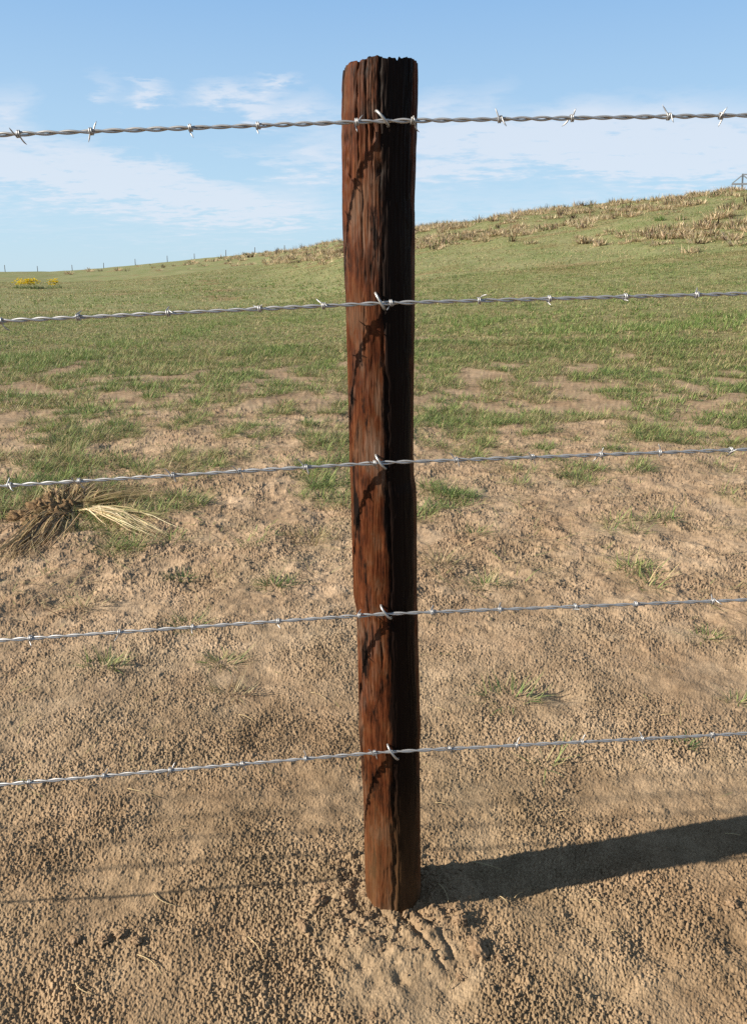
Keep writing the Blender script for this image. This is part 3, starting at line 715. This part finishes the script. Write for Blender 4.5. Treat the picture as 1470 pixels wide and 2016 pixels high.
# ------------------------------------------------------------------ separate grass tufts on the bare soil
def tuft_mesh(name, x, y, w, n, ln, greens, tilt=(0.55, 1.5), wd=(.0024, .0044), elong=1.0):
    az = RNG.uniform(0, 2 * np.pi, n); rr = RNG.random(n) ** 0.7 * w / 2
    bx, by = np.sin(az) * rr * elong, np.cos(az) * rr * 0.6
    col = mixcols(n, greens)
    root = np.stack([bx, by, ground_z(bx + x, by + y) - ground_z(np.array([x]), np.array([y]))[0] - 0.002], -1)
    V, Q, T, C = blades(root, az + RNG.normal(0, 0.5, n), RNG.uniform(ln[0], ln[1], n), RNG.uniform(tilt[0], tilt[1], n), RNG.uniform(0.0, 0.7, n), RNG.uniform(wd[0], wd[1], n), col, 4)
    return np_mesh(name, V, Q, T, C, smooth=False)
GR = [(G1, .5), (G2, .25), (G3, .4), (ST, .06)]; MX = [(G1, .25), (G2, .15), (G3, .25), (ST, .4), (OL, .15)]; DR = [(ST, .6), (OL, .3), (BR, .2)]
TUFTS = [(903, 978, .20, 190, (.05, .12), GR, 'dense green grass tuft just right of the post, below the middle wire'),
         (540, 1152, .13, 80, (.05, .11), GR, 'small dark green grass tuft left of the post, above the fourth wire'),
         (1005, 1375, .17, 46, (.04, .12), MX, 'sprawling thin grass tuft right of the post, between the two lowest wires'),
         (455, 1368, .10, 34, (.04, .11), DR, 'yellow dead grass wisp left of the post, above the lowest wire'),
         (205, 1312, .11, 60, (.04, .10), MX, 'half dry grass tuft below the left part of the fourth wire'),
         (440, 1306, .10, 60, (.04, .10), MX, 'half dry grass tuft in a dark hollow, just above the yellow dead wisp'),
         (1075, 1507, .08, 18, (.04, .12), MX, 'sparse creeping grass sprig just below the lowest wire, right of the post'),
         (1390, 1258, .10, 60, (.03, .08), MX, 'small grass tuft below the fourth wire near the right edge'),
         (1250, 928, .20, 120, (.05, .12), GR, 'flat green grass tuft hanging below the right part of the middle wire'),
         (1130, 957, .10, 60, (.04, .10), MX, 'small sprig of grass below the middle wire, left of the flat green tuft'),
         (930, 1052, .14, 60, (.04, .10), MX, 'ragged half dry tuft right of the post, under the dense green one'),
         (955, 1153, .14, 70, (.04, .11), MX, 'ragged grass tuft right of the post, just above the fourth wire'),
         (862, 1108, .14, 60, (.06, .15), DR, 'pale dead grass wisp touching the right side of the post'),
         (615, 1066, .20, 110, (.05, .14), DR, 'grey straw tuft in a hollow left of the post, below the middle wire'),
         (372, 1232, .10, 60, (.04, .10), MX, 'grass tuft directly behind the left part of the fourth wire'),
         (355, 1142, .09, 50, (.04, .09), GR, 'small green tuft beside a dark hollow, left of the post'),
         (1450, 1385, .06, 30, (.04, .10), MX, 'small sprig of grass at the right edge above the lowest wire'),
         (1345, 1470, .05, 24, (.03, .07), MX, 'tiny grass sprig touching the right part of the lowest wire'),
         (160, 1195, .16, 50, (.05, .12), DR, 'loose dead grass wisp above the left part of the fourth wire')]
for px, py, w, n, ln, gr, lab in TUFTS:
    w *= 1.25; n = int(n * 1.7); ln = (ln[0] * .9, ln[1] * 1.05)
    p = hit(px, py); me = tuft_mesh('grass_tuft', p[0], p[1], w, n, ln, gr)
    tag(link('grass_tuft', me, GRASS, loc=p), lab, 'grass tuft', 'grass tufts on the bare soil')

# ------------------------------------------------------------------ uprooted clump of dead bunch grass
c0 = hit(135, 1012)
clump = empty('dead_grass_clump', tuple(c0)); tag(clump, 'uprooted clump of dead bunch grass with root ball lying on the left', 'dead grass')
def rel(px, py, dz=0.0):
    p = hit(px, py) - c0; p[2] += dz; return p
def lump(cx, rad, seed, amp=0.35, n=3):
    mb = MB(); rs = np.random.default_rng(seed)
    th = np.linspace(0, np.pi, 26); ph = np.linspace(0, 2 * np.pi, 40, endpoint=False)
    T_, P_ = np.meshgrid(th, ph, indexing='ij'); d = np.stack([np.sin(T_) * np.cos(P_), np.sin(T_) * np.sin(P_), np.cos(T_)], -1)
    off = rs.uniform(0, 50, 3)
    k = 1 + amp * (fbm(d[..., 0] * 2.2 + off[0] + d[..., 2] * 1.3, d[..., 1] * 2.2 + off[1] - d[..., 2], seed, 4, 0.6))
    v = (d * k[..., None] * np.asarray(rad)).reshape(-1, 3) + np.asarray(cx); na = 40
    i, j = np.meshgrid(np.arange(25), np.arange(40), indexing='ij'); j2 = (j + 1) % 40
    mb.add(v, np.stack([i * na + j, (i + 1) * na + j, (i + 1) * na + j2, i * na + j2], -1).reshape(-1, 4)); return mb
def soil_mat(name, c1, c2, scale=60):
    m, N, L, P = mat_new(name)
    tc = N.new('ShaderNodeTexCoord'); n = N.new('ShaderNodeTexNoise'); n.inputs['Scale'].default_value = scale; n.inputs['Detail'].default_value = 6; n.inputs['Roughness'].default_value = .7
    L.new(tc.outputs['Object'], n.inputs['Vector']); r = ramp(N, [(.35, c1), (.65, c2)]); L.new(n.outputs[0], r.inputs[0]); L.new(r.outputs[0], P.inputs['Base Color'])
    P.inputs['Roughness'].default_value = .95; P.inputs['Specular IOR Level'].default_value = .15
    b = N.new('ShaderNodeBump'); b.inputs['Strength'].default_value = .7; b.inputs['Distance'].default_value = .004; L.new(n.outputs[0], b.inputs['Height']); L.new(b.outputs[0], P.inputs['Normal'])
    return m
ROOT = soil_mat('root crown', (.075, .045, .024), (.26, .175, .095), 45)
CLOD = soil_mat('sandy clods', (.17, .112, .066), (.29, .205, .13), 70)
rb = MB()
for px, py, sx, sz, sd_ in ((40, 1022, .06, .03, 1), (85, 1010, .075, .05, 2), (115, 1018, .06, .045, 3), (65, 1032, .05, .03, 4), (105, 992, .05, .04, 5), (138, 1004, .045, .04, 6)):
    p = rel(px, py, sz * 0.55); l = lump(p, (sx, sx * .8, sz), sd_, 0.5); rb.add(np.concatenate(l.v), np.concatenate(l.q))
link('root_ball', rb.mesh('root_ball'), ROOT, clump)
def strands(specs, wd):
    """each spec: start px, end px, spread px at the tip, count, arch height, colours"""
    Ps = []
    V, Q, C, n0 = [], [], [], 0
    for (s, e, spr0, spr1, n, arch, cols) in specs:
        S0 = np.array(rel(*s)); E0 = np.array(rel(*e)); ax = E0 - S0; per = np.array([-ax[1], ax[0], 0]); per /= np.linalg.norm(per)
        pm = math.hypot(*(c0[:2])) / F
        for k in range(n):
            u0, u1 = RNG.normal(0, spr0 * pm), RNG.normal(0, spr1 * pm); le = RNG.uniform(.55, 1.08)
            f = np.linspace(0, le, 7)[:, None]
            p = S0 + ax * f + per * (u0 * (1 - f) + u1 * f) + per * RNG.normal(0, .035) * np.sin(f * 3.1)
            hgt = np.maximum(0.42 * arch * RNG.uniform(.2, 1.4) * np.sin(np.clip(f[:, 0] / le, 0, 1) * 2.6 + .35), 0) + RNG.uniform(.002, .02)
            gz = ground_z(p[:, 0] + c0[0], p[:, 1] + c0[1]) - c0[2]
            p[:, 2] = gz + hgt
            w = RNG.uniform(wd[0], wd[1]) * (1 - (f / le) ** 2.2 * 0.9) * .5
            tg = np.gradient(p, axis=0); sd2 = np.cross(tg, [0, 0, 1.0]); sd2 /= np.linalg.norm(sd2, axis=1)[:, None]
            sd2 = sd2 * .8 + np.array([0, 0, .6]) * RNG.choice([-1, 1]) * RNG.random()
            V.append(np.concatenate([p - sd2 * w, p + sd2 * w])); i = np.arange(6)
            Q.append(np.stack([i, i + 1, i + 8, i + 7], -1) + n0); n0 += 14
            cc = mixcols(1, cols); C.append(np.repeat(cc, 14, 0))
    return np_mesh('blades', np.concatenate(V), np.concatenate(Q), None, np.concatenate(C), smooth=False)
DK = np.array([.18, .12, .064]); TN = np.array([.40, .30, .165]); PL = np.array([.72, .62, .40])
link('brown_blades', strands([((120, 1010), (20, 1110), 16, 26, 120, .06, [(DK, .3), (TN, .5), (ST, .2)]), ((115, 1020), (-10, 1120), 14, 22, 50, .05, [(DK, .3), (TN, .5), (ST, .3)]),
      ((135, 1005), (190, 948), 22, 55, 70, .13, [(TN, .6), (ST, .3), (DK, .2)]), ((125, 1005), (120, 948), 20, 40, 40, .12, [(TN, .6), (ST, .3), (DK, .2)])], (.004, .010)), STRAW, clump)
link('trailing_blades', strands([((140, 1005), (350, 975), 14, 20, 80, .10, [(TN, .5), (ST, .4), (OL, .4)]), ((150, 1000), (290, 955), 12, 18, 40, .08, [(TN, .5), (ST, .5), (DK, .2)]), ((150, 1012), (345, 1030), 8, 18, 40, .06, [(ST, .6), (TN, .4), (OL, .3)])], (.004, .009)), STRAW, clump)
o = link('pale_blades', strands([((165, 1012), (318, 1058), 6, 14, 110, .07, [(PL, .8), (ST, .3)])], (.006, .012)), STRAW, clump)
o['label'] = 'bright straw yellow blades fanned to the right'
link('root_fibres', strands([((125, 1010), (30, 1030), 22, 26, 50, .09, [(TN, .5), (ST, .3), (DK, .4)]), ((130, 1000), (60, 985), 18, 26, 30, .09, [(TN, .5), (DK, .4)])], (.004, .009)), STRAW, clump)

# ------------------------------------------------------------------ clods and straws near the post
def clod(px, py, wpx, hpx, lab, seed, tall=0.6):
    p = hit(px, py); p[2] = float(ground_z(p[:1], p[1:2], True)[0]); k = math.hypot(math.hypot(p[0], p[1]), CAM_H) / F
    mb = lump((0, 0, 0), (wpx * k / 2, max(hpx * k / 2, 0.004) * 1.15, wpx * k / 2 * tall), seed, 0.45)
    o = link('soil_clod', mb.mesh('soil_clod'), CLOD, loc=(p[0], p[1], p[2] + wpx * k * tall * 0.15)); o.rotation_euler[2] = seed * 1.3
    tag(o, lab, 'clod', 'clods of earth near the post')
for i, (px, py, w_, h_, lab) in enumerate([(628, 1778, 30, 26, 'rounded clod of earth at the left of the post foot'), (597, 1826, 38, 18, 'flat pale clod lying left below the post foot'), (940, 1868, 36, 52, 'tall upright slab of earth right below the post foot'),
      (905, 1815, 26, 24, 'broken clod beside the grooves, above the upright slab'), (208, 1852, 24, 26, 'largest lump in the row of pebbly clods at lower left'), (240, 1842, 22, 20, 'rightmost lump in the row of pebbly clods at lower left'),
      (150, 1853, 20, 18, 'leftmost lump in the row of pebbly clods at lower left'), (270, 1856, 18, 20, 'upright crumb just right of the row of pebbly clods'), (1440, 1782, 24, 20, 'smooth pebble near the right edge below the post shadow'),
      (725, 1804, 22, 16, 'small clod right in front of the post foot, left side'), (800, 1800, 26, 12, 'thin chip of earth against the front of the post foot'), (640, 1745, 24, 18, 'grey clod left of the post, just above the rounded one'),
      (908, 1925, 18, 18, 'small grey pebble below the grooves in the sand'), (985, 1890, 20, 14, 'small clod to the right of the upright slab'), (720, 1760, 20, 16, 'crumb of earth touching the left side of the post foot'), (735, 2000, 20, 16, 'small clod at the bottom edge below the post')]):
    clod(px, py, w_ * .8, h_ * .8, lab, i + 3, 0.4 if h_ < 20 else 0.6)
# loose crumbs kicked out round the hole
n = 420; a_ = RNG.uniform(0, 6.283, n); d_ = 0.075 + np.abs(RNG.normal(0, 0.06, n)); X_ = BX + np.cos(a_) * d_ * 1.25; Y_ = BY - 0.02 + np.sin(a_) * d_
mb = MB(); zg = ground_z(X_, Y_, True)
ico = np.array([(0, 0, 1), (.89, 0, .45), (.28, .85, .45), (-.72, .53, .45), (-.72, -.53, .45), (.28, -.85, .45), (.72, .53, -.45), (-.28, .85, -.45), (-.89, 0, -.45), (-.28, -.85, -.45), (.72, -.53, -.45), (0, 0, -1)])
icof = [(0, 1, 2), (0, 2, 3), (0, 3, 4), (0, 4, 5), (0, 5, 1), (1, 6, 2), (2, 7, 3), (3, 8, 4), (4, 9, 5), (5, 10, 1), (6, 7, 2), (7, 8, 3), (8, 9, 4), (9, 10, 5), (10, 6, 1), (11, 7, 6), (11, 8, 7), (11, 9, 8), (11, 10, 9), (11, 6, 10)]
for k in range(n):
    s_ = 0.0016 + 0.0035 * RNG.random() ** 2.2
    mb.add(ico * s_ * RNG.uniform(.7, 1.3, (12, 3)) + np.array([X_[k], Y_[k], zg[k] + s_ * 0.4]), None, icof)
tag(link('soil_crumbs', mb.mesh('soil_crumbs', smooth=False), CLOD), 'loose crumbs of earth strewn round the foot of the post', 'soil crumbs', kind='stuff')

STALKS = [((303, 1762), (356, 1790)), ((272, 1884), (320, 1926)), ((928, 1700), (986, 1717)), ((252, 1556), (318, 1576)), ((862, 1744), (882, 1782)), ((856, 1584), (884, 1592)), ((982, 1768), (1000, 1785)), ((1012, 1772), (1028, 1762)), ((762, 1855), (772, 1838)),
          ((880, 1950), (895, 1930)), ((1160, 1775), (1182, 1786)), ((1200, 1838), (1216, 1842)), ((150, 1940), (190, 1965)), ((487, 1848), (522, 1898)), ((1425, 1645), (1455, 1650)), ((1240, 1520), (1275, 1505)), ((300, 1462), (336, 1458)), ((470, 1410), (500, 1424)), ((612, 1366), (645, 1384)), ((1040, 1462), (1064, 1448)),
          ((445, 1443), (482, 1443)), ((700, 1660), (715, 1640)), ((1100, 1600), (1130, 1592)), ((340, 1640), (372, 1632)), ((860, 1395), (890, 1408)), ((60, 1420), (92, 1412)), ((1300, 1410), (1330, 1402)), ((122, 1520), (140, 1502))]
st_m = soil_mat('pale stalks', (.30, .22, .12), (.42, .33, .19), 40)
for i, (p, q_) in enumerate(STALKS):
    A, B = hit(*p), hit(*q_); A[2] += .006; B[2] += .008
    f = np.linspace(0, 1, 7)[:, None]; side = np.array([-(B - A)[1], (B - A)[0], 0]); bend = RNG.normal(0, .18)
    pts = A + (B - A) * f + side * bend * (f * (1 - f)) * 2; pts[:, 2] += .004 * np.sin(f[:, 0] * 3.14)
    mb = MB(); mb.tube(pts - A, np.linspace(.0012, .0007, 7), 6)
    tag(link('straw_stalk', mb.mesh('straw_stalk'), st_m, loc=A), 'single pale dry straw stalk lying loose on the bare sand', 'straw', 'dry straw stalks on the bare sand')

# ------------------------------------------------------------------ tufts of dead bunch grass over the hillside
def bunch(n, h, spread, w, cols, up=(0.05, 0.75)):
    az = RNG.uniform(0, 2 * np.pi, n); rr = RNG.random(n) ** .6 * spread
    root = np.stack([np.sin(az) * rr, np.cos(az) * rr, np.full(n, -.02)], -1)
    V, Q, T, C = blades(root, az + RNG.normal(0, .5, n), h * RNG.uniform(.45, 1.1, n), RNG.uniform(up[0], up[1], n), RNG.uniform(.0, .7, n), RNG.uniform(w * .6, w * 1.4, n), mixcols(n, cols), 3)
    me = np_mesh('bunch_grass', V, Q, T, C, smooth=False); me.materials.append(STRAW); return me
TS = np.array([.64, .52, .35]); TS2 = np.array([.42, .31, .19]); DKB = np.array([.045, .03, .022])
TAN = [bunch(int(RNG.integers(60, 95)), RNG.uniform(.24, .40), RNG.uniform(.16, .30), .027, [(TS, .62), (TS2, .28), (OL, .12), (DKB, .06)], up=(.15, 1.45)) for _ in range(8)]
DARK = [bunch(int(RNG.integers(16, 28)), RNG.uniform(.30, .45), RNG.uniform(.08, .2), .030, [(DKB, .75), (BR, .3), (TS2, .15)], up=(0.0, 1.1)) for _ in range(5)]
MIXED = [bunch(int(RNG.integers(45, 70)), RNG.uniform(.28, .42), RNG.uniform(.12, .25), .026, [(TS, .4), (TS2, .25), (DKB, .3), (G1, .15)]) for _ in range(4)]
lowpx = np.array([(-100, 560), (200, 550), (300, 541), (420, 528), (520, 526), (600, 532), (672, 520), (760, 512), (850, 498), (1000, 492), (1150, 490), (1300, 492), (1470, 488), (1560, 486)], float)
lo_az = np.array([azel(p, q)[0] for p, q in lowpx]); lo_el = np.array([azel(p, q)[1] for p, q in lowpx])
n = 60000; r_ = np.exp(RNG.uniform(math.log(17), math.log(125), n)); t_ = RNG.uniform(-.42, .56, n); hx, hy = r_ * np.sin(t_), r_ * np.cos(t_)
hz = ground_z(hx, hy); el = np.arctan2(hz - CAM_H, r_); D_ = np.interp(t_, _ra, _rd)
prob = np.clip(sstep(0, .010, el - np.interp(t_, lo_az, lo_el)), 0, 1) * (r_ < D_ * 1.04)
prob *= np.clip(.35 + fbm(hx * .16, hy * .16, 300, 3) * .75, .04, 1) * np.interp(t_, [-.42, -.28, -.18, -.10, .0, .6], [0, .12, .4, .9, .9, .9]) * np.clip((r_ / 60) ** 1.0, .25, 1)
keep = RNG.random(n) < prob * 0.32; hx, hy, hz, r_ = hx[keep], hy[keep], hz[keep], r_[keep]
sz = RNG.uniform(.75, 1.7, len(hx)) * np.interp(r_, [20, 60, 110], [1.0, .98, 1.2]); app = sz / r_; order = np.argsort(-app)
print('hill tufts', len(hx))
SPECIAL = [(1355, 497, TAN, 1.5, 'big straw coloured bunch grass tuft standing lowest on the right slope'), (1372, 496, DARK, 0.85, 'dark toppled root crown beside the big lowest straw tuft'), (1242, 476, TAN, 1.25, 'bushy tan tuft on dark splayed stems, mid slope above bare red soil'),
           (1298, 382 + 52, None, 1.0, 'bright green leafy clump among the tan tufts high on the right slope')]
GREENB = bunch(70, .34, .25, .03, [(np.array([.07, .15, .035]), .6), (G1, .4)], up=(.1, 1.0))
for px, py, kind, s_, lab in SPECIAL:
    p = hit(px, py); o = link('bunch_grass', (kind[0] if kind else GREENB), loc=p); o.scale = (s_, s_, s_)
    tag(o, lab, 'bunch grass', 'standout clumps on the hillside')
far_v, far_q, far_t, far_c, fn = [], [], [], [], 0
def mesh_arrays(me):
    n = len(me.vertices); v = np.empty(n * 3, np.float32); me.vertices.foreach_get('co', v); c = np.empty(n * 4, np.float32); me.attributes['col'].data.foreach_get('color', c)
    q = [tuple(p.vertices) for p in me.polygons]
    return v.reshape(-1, 3), np.array([x for x in q if len(x) == 4]), np.array([x for x in q if len(x) == 3]), c.reshape(-1, 4)[:, :3]
cache = {}
for k, i in enumerate(order):
    u = RNG.random(); kind, lab, grp = (TAN, 'tan dry bunch grass tuft among many on the hillside', 'tan dry bunch grass tufts on the hillside') if u < .72 else (MIXED, 'tan and dark mottled bunch grass tuft on the hillside', 'mottled bunch grass tufts on the hillside') if u < .86 else (DARK, 'dark brown withered stem clump on the hillside', 'dark withered stem clumps on the hillside')
    me = kind[RNG.integers(len(kind))]; s_ = float(sz[i]); rz = RNG.uniform(0, 6.28)
    if k < 290:
        o = link('bunch_grass', me, loc=(hx[i], hy[i], hz[i])); o.rotation_euler[2] = rz; o.scale = (s_ * RNG.uniform(.9, 1.5), s_ * RNG.uniform(.9, 1.3), s_ * RNG.uniform(.6, 1.0))
        tag(o, lab, 'bunch grass', grp)
    else:
        if me.name not in cache: cache[me.name] = mesh_arrays(me)
        v, q, t, c = cache[me.name]; cs, sn = math.cos(rz), math.sin(rz)
        w = np.stack([(v[:, 0] * cs - v[:, 1] * sn) * s_ * 1.2 + hx[i], (v[:, 0] * sn + v[:, 1] * cs) * s_ * 1.2 + hy[i], v[:, 2] * s_ + hz[i]], -1)
        far_v.append(w); far_q.append(q + fn); far_t.append(t + fn); far_c.append(c); fn += len(v)
if far_v:
    tag(link('bunch_grass_cover', np_mesh('bunch_grass_cover', np.concatenate(far_v), np.concatenate(far_q), np.concatenate(far_t), np.concatenate(far_c), smooth=False), STRAW), 'smaller far bunch grass tufts covering the top of the hill', 'bunch grass', kind='stuff')

# ------------------------------------------------------------------ yellow flowers, far posts, irrigation frame
YEL = np.array([.82, .68, .04])
def flowers(px, py, wpx, n, lab):
    p = hit(px, py); k = math.hypot(p[0], p[1]) / F; w = wpx * k
    root = empty('flower_patch', tuple(p)); tag(root, lab, 'flowers', 'yellow flower patches in the field')
    az = RNG.uniform(0, 6.28, n * 3); bx = RNG.uniform(-w / 2, w / 2, n * 3); by = RNG.normal(0, w / 6, n * 3)
    zz = ground_z(bx + p[0], by + p[1]) - p[2]
    V, Q, T, C = blades(np.stack([bx, by, zz], -1), az, RNG.uniform(.10, .3, n * 3), RNG.uniform(.1, .9, n * 3), RNG.uniform(0, .6, n * 3), np.full(n * 3, .022), mixcols(n * 3, [(G1, .5), (G3, .5)]), 2)
    link('leaves', np_mesh('leaves', V, Q, T, C, smooth=False), GRASS, root)
    bx = RNG.normal(0, w / 4.2, n).clip(-w / 2, w / 2); by = RNG.normal(0, w / 7, n); bz = ground_z(bx + p[0], by + p[1]) - p[2] + RNG.uniform(.22, .62, n)
    i = np.repeat(np.arange(n), 6); az = np.tile(np.arange(6) * 1.047, n) + RNG.uniform(0, .5, n * 6)
    V, Q, T, C = blades(np.stack([bx, by, bz], -1)[i], az, np.full(n * 6, .13), np.full(n * 6, 1.0), np.full(n * 6, .3), np.full(n * 6, .09), mixcols(n * 6, [(YEL, 1)]), 2)
    link('blossoms', np_mesh('blossoms', V, Q, T, C, smooth=False), GRASS, root)
flowers(56, 568, 52, 110, 'wider patch of yellow wild flowers in the far left field')
flowers(108, 568, 26, 45, 'narrower patch of yellow wild flowers, right of the wider one')
PM, N_, L_, P_ = mat_new('grey weathered post'); tcx = N_.new('ShaderNodeTexCoord'); nx = N_.new('ShaderNodeTexNoise'); nx.inputs['Scale'].default_value = 8; L_.new(tcx.outputs['Object'], nx.inputs['Vector'])
rx = ramp(N_, [(.3, (.05, .045, .04)), (.7, (.12, .105, .09))]); L_.new(nx.outputs[0], rx.inputs[0]); L_.new(rx.outputs[0], P_.inputs['Base Color']); P_.inputs['Roughness'].default_value = .9
for px, py in ((11, 536), (75, 536), (143, 534), (205, 529), (267, 523), (330, 517), (383, 510), (445, 504), (502, 499), (560, 493)):
    a0, _ = azel(px, py); D = float(np.interp(a0, _ra, _rd)) * .985; x, y = D * math.sin(a0), D * math.cos(a0); z = float(ground_z(np.array([x]), np.array([y]))[0])
    mb = MB(); h_ = 11.0 / F * D * RNG.uniform(.9, 1.1); mb.tube([(0, 0, -.3), (0, 0, h_ * .5), (0.02, 0, h_)], [.06, .055, .05], 10)
    tag(link('distant_fence_post', mb.mesh('distant_fence_post'), PM, loc=(x, y, z)), 'thin dark post of the distant fence along the left skyline', 'fence post', 'posts of the distant fence on the skyline')
# frame of an irrigation machine standing behind the crest at the right edge
fm = metal_mat('dull grey steel', (.22, .24, .27), .6, .5)
a0, e0 = azel(1461, 376); D = 70.0; gx, gy = D * math.sin(a0), D * math.cos(a0)
gz = float(ground_z(np.array([gx]), np.array([gy]))[0])
root = empty('irrigation_frame', (gx, gy, gz)); tag(root, 'grey steel frame of trussed bars standing on the crest at the right edge', 'irrigation frame')
rx_ = np.array([math.cos(a0), -math.sin(a0), 0])
def at(px, py):
    d = ray(px, py - 6); k = (gx * math.sin(a0) + gy * math.cos(a0)) / (d[0] * math.sin(a0) + d[1] * math.cos(a0)); return np.array([d[0] * k, d[1] * k, CAM_H + d[2] * k]) - np.array([gx, gy, gz])
def fr(name, segs, w):
    mb = MB()
    for a, b in segs: mb.bar(at(*a) if len(a) == 2 else a, at(*b), w)
    link(name, mb.mesh(name, smooth=False), fm, root)
b1 = at(1461, 380); b1[2] = -.2
fr('mast', [(tuple(b1), (1461, 348))], .10)
fr('lower_bar', [((1439, 368.5), (1560, 367))], .13)
fr('upper_bar', [((1461, 349.5), (1560, 348.5))], .09)
fr('brace', [((1440, 367.5), (1459, 352))], .08)
fr('brace', [((1463, 352), (1484, 367.5))], .08)
b2 = at(1545, 380); b2[2] = -.2
fr('mast', [(tuple(b2), (1545, 348))], .10)
fr('hanging_hose', [((1440, 369), (1440, 376))], .025)
